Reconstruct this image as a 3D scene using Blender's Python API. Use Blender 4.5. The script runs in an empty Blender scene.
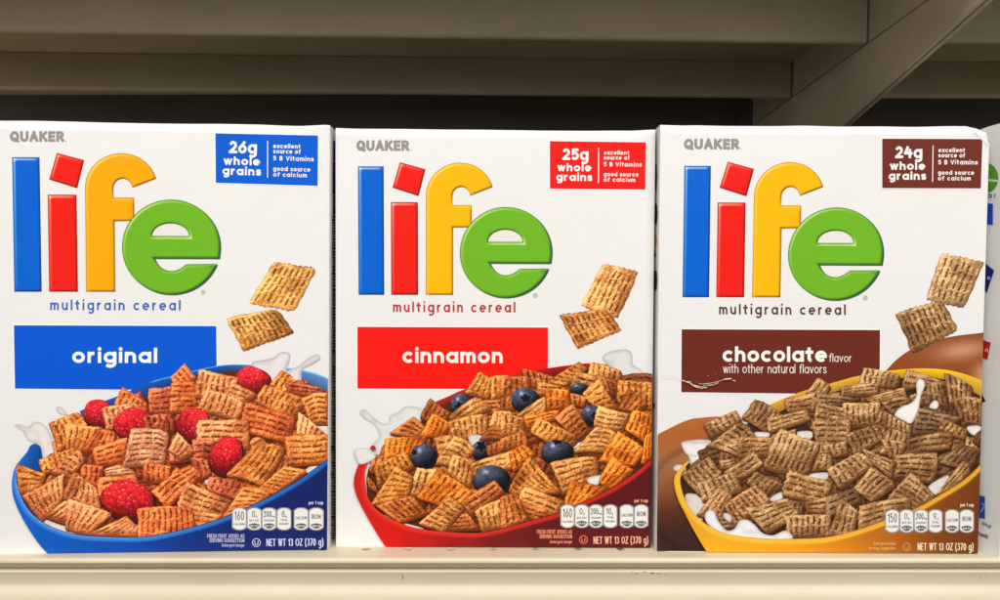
import bpy, math, random
import numpy as np
from mathutils import Vector
from mathutils.geometry import delaunay_2d_cdt, tessellate_polygon
S = bpy.context.scene
COL = S.collection
R = math.radians
random.seed(7)
rng = np.random.default_rng(11)

# ------------------------------------------------------------------ camera model (photo is 1000 x 600)
F = 800.0; PX = 500.0; PY = 347.0; PITCH = R(2.9); HC = 0.158
ct, st = math.cos(PITCH), math.sin(PITCH)
def rays(x, y):
    a = (np.asarray(x, float)-PX)/F; b = (PY-np.asarray(y, float))/F
    return np.stack([a, ct+b*st, -st+b*ct], -1)
CAM = np.array([0, 0, HC])
def hit(x, y, p0, n):
    d = rays(x, y)
    t = np.dot(np.asarray(p0)-CAM, n)/(d@np.asarray(n))
    return CAM+d*t[..., None] if np.ndim(t) else CAM+d*t
def deck_pt(x, y): return hit(x, y, (0, 0, 0), (0, 0, 1.0))
cam = bpy.data.objects.new('camera', bpy.data.cameras.new('camera')); COL.objects.link(cam)
cam.location = (0, 0, HC); cam.rotation_euler = (R(90)-PITCH, 0, 0)
cam.data.sensor_width = 36; cam.data.lens = F/1000*36; cam.data.shift_y = (PY-300)/1000
cam.data.clip_start = 0.01; cam.data.clip_end = 50
S.camera = cam

# ------------------------------------------------------------------ materials
def lin(c):
    c = np.clip(np.asarray(c, float)/255.0, 0, 1)
    return np.where(c <= 0.04045, c/12.92, ((c+0.055)/1.055)**2.4)
def newmat(name):
    m = bpy.data.materials.new(name); m.use_nodes = True
    nt = m.node_tree; b = nt.nodes['Principled BSDF']
    return m, nt, b
def ink_material():
    m, nt, b = newmat('printed_ink')
    a = nt.nodes.new('ShaderNodeAttribute'); a.attribute_name = 'ink'
    tc = nt.nodes.new('ShaderNodeTexCoord')
    n = nt.nodes.new('ShaderNodeTexNoise'); n.inputs['Scale'].default_value = 1600; n.inputs['Detail'].default_value = 2
    mp = nt.nodes.new('ShaderNodeMapping'); mp.inputs['Scale'].default_value = (.35, 1, 1.3)
    nt.links.new(tc.outputs['Object'], mp.inputs['Vector']); nt.links.new(mp.outputs[0], n.inputs['Vector'])
    r = nt.nodes.new('ShaderNodeMapRange'); r.inputs['To Min'].default_value = .93; r.inputs['To Max'].default_value = 1.07
    nt.links.new(n.outputs['Fac'], r.inputs['Value'])
    mx = nt.nodes.new('ShaderNodeVectorMath'); mx.operation = 'SCALE'
    nt.links.new(a.outputs['Color'], mx.inputs[0]); nt.links.new(r.outputs[0], mx.inputs['Scale'])
    nt.links.new(mx.outputs[0], b.inputs['Base Color'])
    b.inputs['Roughness'].default_value = .5; b.inputs['Specular IOR Level'].default_value = .12
    return m
INK = ink_material()
def card_material():
    m, nt, b = newmat('white_cardboard')
    tc = nt.nodes.new('ShaderNodeTexCoord')
    mp = nt.nodes.new('ShaderNodeMapping'); mp.inputs['Scale'].default_value = (.25, 1, 1.6)
    n = nt.nodes.new('ShaderNodeTexNoise'); n.inputs['Scale'].default_value = 700; n.inputs['Detail'].default_value = 4
    nt.links.new(tc.outputs['Object'], mp.inputs['Vector']); nt.links.new(mp.outputs[0], n.inputs['Vector'])
    n2 = nt.nodes.new('ShaderNodeTexNoise'); n2.inputs['Scale'].default_value = 14; n2.inputs['Detail'].default_value = 2
    nt.links.new(tc.outputs['Object'], n2.inputs['Vector'])
    cr = nt.nodes.new('ShaderNodeValToRGB')
    cr.color_ramp.elements[0].position = .3; cr.color_ramp.elements[0].color = (.81, .79, .77, 1)
    cr.color_ramp.elements[1].position = .7; cr.color_ramp.elements[1].color = (.84, .822, .805, 1)
    nt.links.new(n.outputs['Fac'], cr.inputs[0]); nt.links.new(cr.outputs[0], b.inputs['Base Color'])
    bp = nt.nodes.new('ShaderNodeBump'); bp.inputs['Strength'].default_value = .05; bp.inputs['Distance'].default_value = .0003
    bp2 = nt.nodes.new('ShaderNodeBump'); bp2.inputs['Strength'].default_value = .25; bp2.inputs['Distance'].default_value = .004
    nt.links.new(n.outputs['Fac'], bp.inputs['Height']); nt.links.new(n2.outputs['Fac'], bp2.inputs['Height'])
    nt.links.new(bp2.outputs[0], bp.inputs['Normal']); nt.links.new(bp.outputs[0], b.inputs['Normal'])
    b.inputs['Roughness'].default_value = .5; b.inputs['Specular IOR Level'].default_value = .3
    return m
CARD = card_material()
def paint_material(name, c1, c2, rough=.45):
    m, nt, b = newmat(name)
    tc = nt.nodes.new('ShaderNodeTexCoord')
    n = nt.nodes.new('ShaderNodeTexNoise'); n.inputs['Scale'].default_value = 9; n.inputs['Detail'].default_value = 6; n.inputs['Roughness'].default_value = .65
    mp = nt.nodes.new('ShaderNodeMapping'); mp.inputs['Scale'].default_value = (.5, 1.5, 1.5)
    nt.links.new(tc.outputs['Object'], mp.inputs['Vector']); nt.links.new(mp.outputs[0], n.inputs['Vector'])
    cr = nt.nodes.new('ShaderNodeValToRGB')
    cr.color_ramp.elements[0].position = .32; cr.color_ramp.elements[0].color = (*c1, 1)
    cr.color_ramp.elements[1].position = .68; cr.color_ramp.elements[1].color = (*c2, 1)
    nt.links.new(n.outputs['Fac'], cr.inputs[0]); nt.links.new(cr.outputs[0], b.inputs['Base Color'])
    n3 = nt.nodes.new('ShaderNodeTexNoise'); n3.inputs['Scale'].default_value = 900; n3.inputs['Detail'].default_value = 2
    nt.links.new(tc.outputs['Object'], n3.inputs['Vector'])
    bp = nt.nodes.new('ShaderNodeBump'); bp.inputs['Strength'].default_value = .15; bp.inputs['Distance'].default_value = .0002
    nt.links.new(n3.outputs['Fac'], bp.inputs['Height']); nt.links.new(bp.outputs[0], b.inputs['Normal'])
    b.inputs['Roughness'].default_value = rough
    return m
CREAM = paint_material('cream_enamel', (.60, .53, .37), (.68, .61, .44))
CREAM_D = paint_material('dark_cream_enamel', (.43, .365, .26), (.55, .47, .345), .55)  # darker tone of the cream enamel, used on the overhead shelf
CREAM_R = paint_material('price_rail_enamel', (.61, .545, .38), (.68, .615, .445), .5)
BACKM = paint_material('dark_back_panel', (.09, .08, .075), (.13, .115, .105), .7)
GRIME_SHADE, nt_, b_ = newmat('grime_and_shade'); b_.inputs['Base Color'].default_value = (.09, .07, .05, 1); b_.inputs['Roughness'].default_value = .8  # dirt on the rail, also painted shade below the deck
_n = nt_.nodes.new('ShaderNodeTexNoise'); _n.inputs['Scale'].default_value = 800
_r = nt_.nodes.new('ShaderNodeValToRGB'); _r.color_ramp.elements[0].color = (.05, .04, .03, 1); _r.color_ramp.elements[1].color = (.22, .18, .12, 1)
nt_.links.new(_n.outputs['Fac'], _r.inputs[0]); nt_.links.new(_r.outputs[0], b_.inputs['Base Color'])

# ------------------------------------------------------------------ object helpers
def mk(name, verts, faces, mat, parent=None, colors=None, loc=(0, 0, 0), smooth=False):
    me = bpy.data.meshes.new(name)
    v = np.asarray(verts, float)-np.asarray(loc, float)
    me.from_pydata(v.tolist(), [], [list(map(int, f)) for f in faces]); me.update()
    if colors is not None:
        at = me.color_attributes.new('ink', 'FLOAT_COLOR', 'POINT')
        c = np.ones((len(v), 4), np.float32); c[:, :3] = lin(colors)
        at.data.foreach_set('color', c.ravel())
    if smooth: me.polygons.foreach_set('use_smooth', [True]*len(me.polygons))
    me.materials.append(mat)
    o = bpy.data.objects.new(name, me); COL.objects.link(o)
    if parent is None: o.location = loc
    if parent is not None: o.parent = parent
    return o
def thing(name, label, cat, loc=(0, 0, 0), group=None):
    o = bpy.data.objects.new(name, None); COL.objects.link(o); o.location = loc; o.empty_display_size = .03
    o['label'] = label; o['category'] = cat
    if group: o['group'] = group
    return o
def quadgrid(nu, nv):
    f = []
    for j in range(nv-1):
        b = j*nu
        for i in range(nu-1): f.append((b+i, b+i+1, b+nu+i+1, b+nu+i))
    return f

# ------------------------------------------------------------------ noise
_N = rng.random((128, 128))
def noise(x, y):
    x = np.mod(x, 128); y = np.mod(y, 128)
    xi = np.floor(x).astype(int); yi = np.floor(y).astype(int); fx = x-xi; fy = y-yi
    fx = fx*fx*(3-2*fx); fy = fy*fy*(3-2*fy)
    a = _N[yi % 128, xi % 128]; b = _N[yi % 128, (xi+1) % 128]; c = _N[(yi+1) % 128, xi % 128]; d = _N[(yi+1) % 128, (xi+1) % 128]
    return (a*(1-fx)+b*fx)*(1-fy)+(c*(1-fx)+d*fx)*fy
def sstep(a, b, x):
    t = np.clip((x-a)/(b-a), 0, 1); return t*t*(3-2*t)

# ------------------------------------------------------------------ a carton and the print on it
LAY = 0.0000026
class Box:
    def __init__(s, corners, label, depth=.060, group='cereal boxes on the shelf'):
        (s.tl, s.tr, s.br, s.bl) = corners      # photo points of the front panel
        A = deck_pt(*s.bl); B = deck_pt(*s.br)
        s.A = A; s.B = B
        e = (B-A); s.w = np.linalg.norm(e); s.ex = e/s.w
        s.n = np.array([s.ex[1], -s.ex[0], 0.0])         # towards the viewer
        s.ez = np.array([0, 0, 1.0]); s.depth = depth
        s.loc = (A+B)/2-s.n*depth/2; s.loc[2] = 0
        s.root = thing('cereal_box', label, 'cereal box', tuple(s.loc), group)
        s.layer = 8
        T1 = s.uv(*s.tl); T2 = s.uv(*s.tr)
        s.h1 = T1[1]; s.h2 = T2[1]; s.u1 = T1[0]; s.u2 = T2[0]
        print('box', s.w, s.h1, s.h2, s.u1, s.u2, A, B)
    def uv(s, x, y):
        p = hit(x, y, s.A, s.n)-s.A
        return np.array([p@s.ex, p[..., 2]])
    def bend(s, u, v):      # the top few millimetres of the front panel curve back
        t = np.clip(u/s.w, 0, 1); H = s.h1+(s.h2-s.h1)*t
        k = .0065*np.minimum(1, np.minimum(t, 1-t)/.08+.15)
        q = np.clip((v-(H-k))/k, 0, 1)
        return -.0048*(k/.0065)*q*q
    def xr(s, y):           # right print edge in photo px
        t = (np.asarray(y, float)-s.tr[1])/(s.br[1]-s.tr[1]); return s.tr[0]+(s.br[0]-s.tr[0])*t-.6
    def xl(s, y):
        t = (np.asarray(y, float)-s.tl[1])/(s.bl[1]-s.tl[1]); return s.tl[0]+(s.bl[0]-s.tl[0])*t+.4
    def yb(s, x):
        t = (np.asarray(x, float)-s.bl[0])/(s.br[0]-s.bl[0]); return s.bl[1]+(s.br[1]-s.bl[1])*t-.5
    def W(s, pts, layer):
        pts = np.asarray(pts, float); x = np.clip(pts[:, 0], s.xl(pts[:, 1]), s.xr(pts[:, 1])); y = np.minimum(pts[:, 1], s.yb(x))
        p = hit(x, y, s.A, s.n)
        lay = layer if np.ndim(layer) == 0 else np.asarray(layer)[:, None]
        return p+s.n*(np.asarray(lay)*LAY)
    def nxt(s, k=1): s.layer += k; return s.layer
    def add(s, name, pts, faces, cols, parent=None, layer=None):
        if layer is None: layer = s.nxt()
        return mk(name, s.W(pts, layer), faces, INK, parent or s.root, cols, loc=tuple(s.loc))

class Soup:                 # collects 2D coloured faces in photo space, each batch on its own layer
    def __init__(s, box): s.b = box; s.p = []; s.f = []; s.c = []; s.l = []; s.n = 0; s.base = box.nxt(2); s.k = 0
    def put(s, pts, faces, cols, up=None):
        pts = np.asarray(pts, float); m = len(pts)
        cols = np.asarray(cols, float)
        if cols.ndim == 1: cols = np.tile(cols, (m, 1))
        lay = s.base+s.k+(0 if up is None else up)
        if up is None: s.k += .25
        s.p.append(pts); s.c.append(cols); s.l.append(np.full(m, lay)); s.f += [tuple(int(i)+s.n for i in f) for f in faces]; s.n += m
    def build(s, name, parent=None):
        s.b.layer = max(s.b.layer, int(math.ceil(s.base+s.k)))
        P = np.concatenate(s.p); return mk(name, s.b.W(P, np.concatenate(s.l)), s.f, INK, parent or s.b.root, np.concatenate(s.c), loc=tuple(s.b.loc))

def fill(poly, step, fn, holes=()):
    """triangulated polygon with inner points; fn(x,y)->rgb"""
    poly = np.asarray(poly, float)
    loops = [poly]+[np.asarray(h, float) for h in holes]
    V = []; E = []
    for lp in loops:
        b = len(V); m = len(lp)
        V += [tuple(p) for p in lp]; E += [(b+i, b+(i+1) % m) for i in range(m)]
    x0, y0 = poly.min(0); x1, y1 = poly.max(0)
    gx, gy = np.meshgrid(np.arange(x0+step/2, x1, step), np.arange(y0+step/2, y1, step))
    g = np.stack([gx.ravel(), gy.ravel()], 1)
    ins = inside(g, poly)
    for h in loops[1:]: ins &= ~inside(g, h)
    V += [tuple(p) for p in g[ins]]
    r = delaunay_2d_cdt([Vector(v) for v in V], E, [], 1 if not holes else 3, 1e-4)
    vs = np.array([tuple(v) for v in r[0]]); fs = [tuple(f) for f in r[2]]
    if holes:
        cen = np.array([vs[list(f)].mean(0) for f in fs]); ok = inside(cen, poly)
        for h in loops[1:]: ok &= ~inside(cen, h)
        fs = [f for f, o in zip(fs, ok) if o]
    return vs, fs, fn(vs[:, 0], vs[:, 1])
def inside(p, poly):
    x, y = p[:, 0], p[:, 1]; r = np.zeros(len(p), bool); m = len(poly)
    for i in range(m):
        x0, y0 = poly[i]; x1, y1 = poly[(i+1) % m]
        if y0 == y1: continue
        c = ((y0 > y) != (y1 > y)) & (x < (x1-x0)*(y-y0)/(y1-y0)+x0); r ^= c
    return r
def segdist(x, y, poly):
    d = np.full(np.shape(x), 1e9); m = len(poly)
    for i in range(m):
        x0, y0 = poly[i]; x1, y1 = poly[(i+1) % m]; dx, dy = x1-x0, y1-y0; L = dx*dx+dy*dy+1e-9
        t = np.clip(((x-x0)*dx+(y-y0)*dy)/L, 0, 1); d = np.minimum(d, np.hypot(x-x0-t*dx, y-y0-t*dy))
    return d
def smoothloop(pts, n=5, closed=True):
    P = np.asarray(pts, float); m = len(P); out = []
    rngi = range(m if closed else m-1)
    for i in rngi:
        if closed: a, b, c, d = P[i-1], P[i], P[(i+1) % m], P[(i+2) % m]
        else: a, b, c, d = P[max(i-1, 0)], P[i], P[i+1], P[min(i+2, m-1)]
        for k in range(n):
            t = k/n
            out.append(.5*((2*b)+(-a+c)*t+(2*a-5*b+4*c-d)*t*t+(-a+3*b-3*c+d)*t**3))
    if not closed: out.append(P[-1])
    return np.array(out)
def ribbon(poly, hw, cap=True, closed=False, square=False):
    """polyline to quads of half width hw (number or list)"""
    P = np.array(poly, float); m = len(P); hw = np.broadcast_to(hw, (m,))
    if square and not closed:
        cap = False
        for (i, j) in ((0, 1), (-1, -2)):
            d = P[i]-P[j]; L = np.linalg.norm(d); P[i] = P[i]+d/max(L, 1e-9)*hw[0]*(.98 if L > 1.1*hw[0] else .25)
    T = np.zeros_like(P); seg = P[1:]-P[:-1]; seg = seg/np.maximum(np.linalg.norm(seg, axis=1, keepdims=True), 1e-9)
    T[0] = seg[0]; T[-1] = seg[-1]
    for i in range(1, m-1):
        t = seg[i-1]+seg[i]; L = np.linalg.norm(t); T[i] = t/L if L > 1e-6 else seg[i]
    if closed:
        t = seg[0]+seg[-1]; T[0] = T[-1] = t/max(np.linalg.norm(t), 1e-6)
    N = np.stack([-T[:, 1], T[:, 0]], 1); k = np.ones(m)
    for i in range(1, m-1):
        k[i] = 1/max(.5, abs(seg[i]@T[i]))
    Lp = P+N*(hw*k)[:, None]; Rp = P-N*(hw*k)[:, None]
    V = np.concatenate([Lp, Rp]); Fc = [(i, i+1, m+i+1, m+i) for i in range(m-1)]
    V = list(V)
    if cap and not closed:
        for (c, t, h, a, b) in ((P[0], -T[0], hw[0], 0, m), (P[-1], T[-1], hw[-1], m-1, 2*m-1)):
            nn = np.array([-t[1], t[0]]); ids = []
            for q in range(1, 6):
                an = math.pi*q/6; ids.append(len(V)); V.append(c+nn*h*math.cos(an)+t*h*math.sin(an))
            first = a if np.dot(V[a]-c, nn) > 0 else b; last = b if first == a else a
            Fc.append(tuple([first]+ids+[last]))
    return np.array(V), Fc

# ------------------------------------------------------------------ lettering: a small stroke alphabet
def arc(cx, cy, rx, ry, a0, a1, n=14):
    a = np.radians(np.linspace(a0, a1, n)); return [(cx+rx*math.cos(t), cy+ry*math.sin(t)) for t in a]
O_ = lambda cx=.5, cy=.5, rx=.5, ry=.5: arc(cx, cy, rx, ry, 0, 360, 24)
G = {
 'a': (1.0, [O_(), [(1, 1), (1, 0)]]), 'b': (1.0, [O_(), [(0, 1.5), (0, 0)]]), 'd': (1.0, [O_(), [(1, 1.5), (1, 0)]]),
 'c': (.85, [arc(.5, .5, .5, .5, 48, 312)]), 'e': (1.0, [[(.02, .5), (1, .5)]+arc(.5, .5, .5, .5, 0, 310, 20)]),
 'f': (.5, [[(.2, 0), (.2, 1.15)]+arc(.52, 1.15, .32, .36, 180, 80, 8)+[(.66, 1.49)], [(.0, 1), (.5, 1)]]),
 'g': (1.0, [O_(), [(1, 1), (1, -.2)]+arc(.52, -.2, .48, .42, 0, -140, 10)[1:]]),
 'h': (.85, [[(0, 1.5), (0, 0)], [(0, .5)]+arc(.42, .57, .42, .43, 180, 0, 12)+[(.84, 0)]]),
 'i': (0.0, [[(0, 1), (0, 0)], 'dot']), 'l': (0.0, [[(0, 1.5), (0, 0)]]), 'j': (0, [[(0, 1), (0, -.3)]]),
 'm': (1.36, [[(0, 1), (0, 0)], [(0, .5)]+arc(.34, .62, .34, .38, 180, 0, 12)+[(.68, 0)], [(.68, .5)]+arc(1.02, .62, .34, .38, 180, 0, 12)+[(1.36, 0)]]),
 'n': (.84, [[(0, 1), (0, 0)], [(0, .5)]+arc(.42, .57, .42, .43, 180, 0, 12)+[(.84, 0)]]),
 'o': (1.0, [O_()]), 'p': (1.0, [O_(), [(0, 1), (0, -.45)]]), 'r': (.48, [[(0, 1), (0, 0)], [(0, .45)]+arc(.42, .52, .42, .48, 180, 78, 9)]),
 's': (.7, [[(.68, .82), (.55, .97), (.35, 1), (.12, .95), (.04, .76), (.14, .6), (.38, .51), (.6, .42), (.7, .25), (.6, .06), (.35, 0), (.12, .04), (0, .2)]]),
 't': (.5, [[(.2, 1.38), (.2, .25)]+arc(.44, .25, .24, .25, 180, 270, 6), [(-.05, 1), (.5, 1)]]),
 'u': (.84, [[(0, 1), (0, .45)]+arc(.42, .43, .42, .43, 180, 360, 12)+[(.84, 1)], [(.84, .5), (.84, 0)]]),
 'v': (.85, [[(0, 1), (.42, 0), (.85, 1)]]), 'w': (1.3, [[(0, 1), (.33, 0), (.65, 1), (.98, 0), (1.3, 1)]]), 'x': (.8, [[(0, 1), (.8, 0)], [(0, 0), (.8, 1)]]),
 'y': (.85, [[(0, 1), (.42, 0)], [(.85, 1), (.25, -.45)]]),
 'A': (1.1, [[(0, 0), (.55, 1.42), (1.1, 0)], [(.2, .42), (.9, .42)]]),
 'B': (.85, [[(0, 0), (0, 1.4), (.45, 1.4)]+arc(.45, 1.06, .34, .34, 90, -90, 10)+[(0, .72)], [(.45, .72)]+arc(.47, .36, .38, .36, 90, -90, 10)+[(0, 0)]]),
 'C': (1.1, [arc(.65, .7, .62, .7, 50, 310, 18)]), 'D': (1.05, [[(0, 0), (0, 1.4), (.4, 1.4)]+arc(.4, .7, .65, .7, 90, -90, 14)+[(0, 0)]]),
 'E': (.75, [[(.75, 1.4), (0, 1.4), (0, 0), (.75, 0)], [(0, .72), (.65, .72)]]), 'F': (.72, [[(.72, 1.4), (0, 1.4), (0, 0)], [(0, .7), (.62, .7)]]),
 'G': (1.15, [arc(.65, .7, .62, .7, 50, 345, 18)+[(1.25, .7), (.75, .7)]]), 'H': (1.0, [[(0, 0), (0, 1.4)], [(1, 0), (1, 1.4)], [(0, .7), (1, .7)]]),
 'I': (0.0, [[(0, 0), (0, 1.4)]]), 'K': (.95, [[(0, 0), (0, 1.4)], [(.9, 1.4), (.08, .65)], [(.3, .85), (.95, 0)]]), 'L': (.7, [[(0, 1.4), (0, 0), (.7, 0)]]),
 'M': (1.2, [[(0, 0), (0, 1.4), (.6, .5), (1.2, 1.4), (1.2, 0)]]), 'N': (1.0, [[(0, 0), (0, 1.4), (1, 0), (1, 1.4)]]),
 'O': (1.3, [O_(.65, .7, .65, .7)]), 'Q': (1.15, [O_(.57, .7, .57, .7), [(.62, .3), (1.15, -.12)]]),
 'R': (.9, [[(0, 0), (0, 1.4), (.48, 1.4)]+arc(.48, 1.02, .38, .38, 90, -90, 10)+[(0, .64)], [(.4, .64), (.92, 0)]]),
 'S': (.9, [[(.86, 1.15), (.7, 1.35), (.45, 1.41), (.15, 1.33), (.05, 1.07), (.15, .85), (.45, .72), (.75, .58), (.9, .36), (.78, .1), (.45, 0), (.15, .06), (0, .28)]]),
 'T': (1.0, [[(0, 1.4), (1, 1.4)], [(.5, 1.4), (.5, 0)]]), 'U': (1.0, [[(0, 1.4), (0, .5)]+arc(.5, .5, .5, .5, 180, 360, 14)+[(1, 1.4)]]),
 'V': (1.1, [[(0, 1.4), (.55, 0), (1.1, 1.4)]]), 'W': (1.6, [[(0, 1.4), (.4, 0), (.8, 1.4), (1.2, 0), (1.6, 1.4)]]), 'Z': (.95, [[(0, 1.4), (.95, 1.4), (0, 0), (.95, 0)]]),
 '0': (.95, [O_(.47, .7, .47, .7)]), '1': (.35, [[(0, 1.1), (.35, 1.4), (.35, 0)]]),
 '2': (.85, [arc(.42, .98, .4, .42, 165, -10, 10)+[(.72, .7), (0, 0), (.87, 0)]]),
 '3': (.85, [arc(.4, 1.05, .36, .35, 150, -90, 12), arc(.4, .36, .44, .36, 90, -150, 12)]),
 '4': (.95, [[(.35, 1.4), (0, .55), (.95, .55)], [(.72, 1.0), (.72, 0)]]),
 '5': (.85, [[(.78, 1.4), (.12, 1.4), (.06, .75)]+arc(.4, .46, .45, .46, 120, -145, 14)]),
 '6': (.9, [[(.7, 1.4), (.25, .85)]+arc(.45, .45, .45, .45, 150, 0, 10), O_(.45, .45, .45, .45)]),
 '7': (.8, [[(0, 1.4), (.82, 1.4), (.28, 0)]]), '8': (.85, [O_(.42, 1.05, .34, .35), O_(.42, .36, .43, .36)]), '9': (.9, [O_(.45, .95, .45, .45), [(.88, .8), (.65, .3), (.3, 0)]]),
 '(': (.35, [arc(.75, .6, .75, 1.1, 125, 235, 8)]), ')': (.35, [arc(-.4, .6, .75, 1.1, 55, -55, 8)]), '.': (0, [[(0, .0), (0.02, .0)]]), '%': (1, [O_(.2, 1.1, .2, .3), O_(.8, .3, .2, .3), [(.8, 1.4), (.2, 0)]]),
 '-': (.5, [[(0, .6), (.5, .6)]]),
}
def split(pts, eps):
    P = [np.array(pts[0])]
    for p in pts[1:]:
        if np.hypot(*(np.array(p)-P[-1])) > 1e-3: P.append(np.array(p))
    if len(P) < 2: P.append(P[0]+np.array([.01, 0]))
    if len(P) > 8 and np.hypot(*(P[0]-P[-1])) < eps: return [(P, True)]
    out = []; cur = [P[0]]
    for i in range(1, len(P)):
        cur.append(P[i])
        if i < len(P)-1:
            a = P[i]-P[i-1]; b = P[i+1]-P[i]
            if a@b/(np.linalg.norm(a)*np.linalg.norm(b)) < .62: out.append((cur, False)); cur = [P[i]]
    out.append((cur, False)); return out
def text(sp, s, x0, y0, x1, y1, xh, wt, col, track=.28, cap=True, round_cap=None):
    """stroke text between two photo points on its baseline, fitted to their distance"""
    hw = wt/2; k = max(xh-wt, .3*xh)      # skeleton unit
    pen = 0; items = []
    adv = wt/k
    for ch in s:
        if ch == ' ': pen += .55+track; continue
        w, st_ = G[ch]; items.append((pen, w, st_)); pen += w+adv+track
    tot = pen-track-adv
    D = math.hypot(x1-x0, y1-y0); ux, uy = (x1-x0)/D, (y1-y0)/D
    sx = (D-wt)/max(tot, .2)
    if s in ('.',): sx = k
    for (p, w, st_) in items:
        for q in st_:
            rd = q == 'dot' or len(q) == 2 and abs(q[0][0]-q[1][0])+abs(q[0][1]-q[1][1]) < .05
            if q == 'dot':
                q = [(0, 1.54), (0, 1.56)]; h = hw*1.14
            else: h = hw
            pts = []
            for (gx, gy) in q:
                X = hw+(p+gx)*sx; Y = hw+gy*k
                pts.append((x0+X*ux+Y*uy, y0+X*uy-Y*ux))
            for (pp, cl) in split(pts, .02*k):
                V, Fc = ribbon(pp, h, cap=rd, closed=cl, square=not rd); sp.put(V, Fc, col)

# ------------------------------------------------------------------ printed food
def cereal(box, c, d, tone, parent, name='cereal_piece', shadow=True, seed=None, dark=1.0, bendk=None):
    seed = random.random()*900 if seed is None else seed
    c = np.asarray(c, float)
    la = (np.linalg.norm(c[1]-c[0])+np.linalg.norm(c[2]-c[3]))/2; lb = (np.linalg.norm(c[3]-c[0])+np.linalg.norm(c[2]-c[1]))/2
    nu = int(np.clip(la*1.8, 16, 92)); nv = int(np.clip(lb*1.8, 16, 92))
    u, v = np.meshgrid(np.linspace(0, 1, nu), np.linspace(0, 1, nv))
    a, b, LA, LB = (u, v, la, lb) if d == 'h' else (v, u, lb, la)
    nr = max(3, round(LB/5.6)); nb = max(2, round(LA/12.5))
    wob = (noise(a*6+seed, b*6+seed*1.3)-.5)
    r = b*nr+wob*.16+.10*np.sin(a*5+seed); j = np.round(r); dv = np.abs(r-j)
    ph = np.mod((a-.09)/.82*nb+.10*np.sin(j*2.3+seed)+.05*np.sin(j*5.1+seed*2)+wob*.30, 1.0)
    seg = sstep(.05, .15, ph)*sstep(.05, .15, 1-ph)
    valid = (j > .5) & (j < nr-.5)
    wd = .10+.10*noise(a*9+seed*2, b*9)
    slit = np.exp(-(dv/wd)**2)*seg*valid*sstep(.06, .11, a)*sstep(.06, .11, 1-a)*(.30+1.1*noise(a*5+seed*.7+3, b*7+9))
    ridge = .5+.5*np.cos(2*np.pi*(r-j)+np.pi) if False else 1-2*dv*0
    ridge = np.cos(np.pi*np.minimum(dv, .5)); ridge = 1-ridge**2*.9   # 1 on strand crest, 0 in valley
    bump = np.exp(-((ph-.0)/.09)**2)+np.exp(-((ph-1)/.09)**2)
    eu = np.minimum(u, 1-u)*la; ev = np.minimum(v, 1-v)*lb; e = np.minimum(eu, ev)
    hgt = ridge*.20+bump*.5-slit*1.25+sstep(0, 3, e)*1.3+1.1*noise(u*la*.3+seed, v*lb*.3)+1.3*noise(u*la*.62+seed, v*lb*.62)+.5*noise(u*la*1.1+seed, v*lb*1.1)
    # positions with a slight curl and a knobbly outline
    aa = .5+(a-.5)*(1+.020*np.cos(2*np.pi*r)+.05*wob); bb = .5+(b-.5)*(1+.016*np.cos(2*np.pi*a*nb+seed)+.05*wob)
    U, V = (aa, bb) if d == 'h' else (bb, aa)
    x = (c[0, 0]*(1-U)+c[1, 0]*U)*(1-V)+(c[3, 0]*(1-U)+c[2, 0]*U)*V
    y = (c[0, 1]*(1-U)+c[1, 1]*U)*(1-V)+(c[3, 1]*(1-U)+c[2, 1]*U)*V
    bk = (random.random()-.35)*.13 if bendk is None else bendk
    ax = (c[3]-c[0]+c[2]-c[1])/2; bx = (c[1]-c[0]+c[2]-c[3])/2
    x += ax[0]*bk*(4*u*(1-u)-.6)*-1+bx[0]*bk*.5*(4*v*(1-v)-.6); y += ax[1]*bk*(4*u*(1-u)-.6)*-1+bx[1]*bk*.5*(4*v*(1-v)-.6)
    # rounded corners
    cu = np.abs(2*u-1); cv = np.abs(2*v-1); q = (cu*cv)**6*.045
    mx, my = c.mean(0); x += (mx-x)*q; y += (my-y)*q
    gy_, gx_ = np.gradient(hgt); gx_ = gx_*nu/(la*1.25); gy_ = gy_*nv/(lb*1.25); dxu, dyu = bx/la, ax/lb
    ldir = np.array([-.55, -.83])
    su = bx@ldir/la; sv = ax@ldir/lb
    lum = -(gx_*su+gy_*sv)
    g0 = random.uniform(-1.0, .3); g1 = random.uniform(-.1, 1.1)
    grad = 1.02+.58*(g0*(x-x.mean())/max(np.ptp(x), 1)-g1*(y-y.mean())/max(np.ptp(y), 1)); grad = grad*(1-.16*np.cos(np.pi*(u-.1))**2*(random.random() < .4))
    shade = (.92+.08*ridge)*(1-.54*np.clip(slit, 0, 1))*grad*(1+.34*np.clip(lum, -.9, 1.0))
    shade *= (.80+.20*sstep(-.2, 2.0, e))*(.82+.36*noise(u*la*.12+seed, v*lb*.12))*(.82+.36*noise(u*la*.8+seed*3, v*lb*.8))*dark
    shade = np.clip(shade*1.06, .12, 1.34)
    base = np.asarray(tone, float)
    s3 = shade[..., None]
    col = base*s3
    col[..., 0] *= 1; col[..., 1] = base[1]*shade**1.3; col[..., 2] = base[2]*shade**1.55   # deeper tones turn redder
    hi = np.clip(shade-1.12, 0, .4)[..., None]; col = col+(np.array([255, 214, 165])-col)*hi*.8
    col = np.clip(col, 8, 250)
    P = np.stack([x.ravel(), y.ravel()], 1); fc = quadgrid(nu, nv)
    sp = Soup(box)
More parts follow.
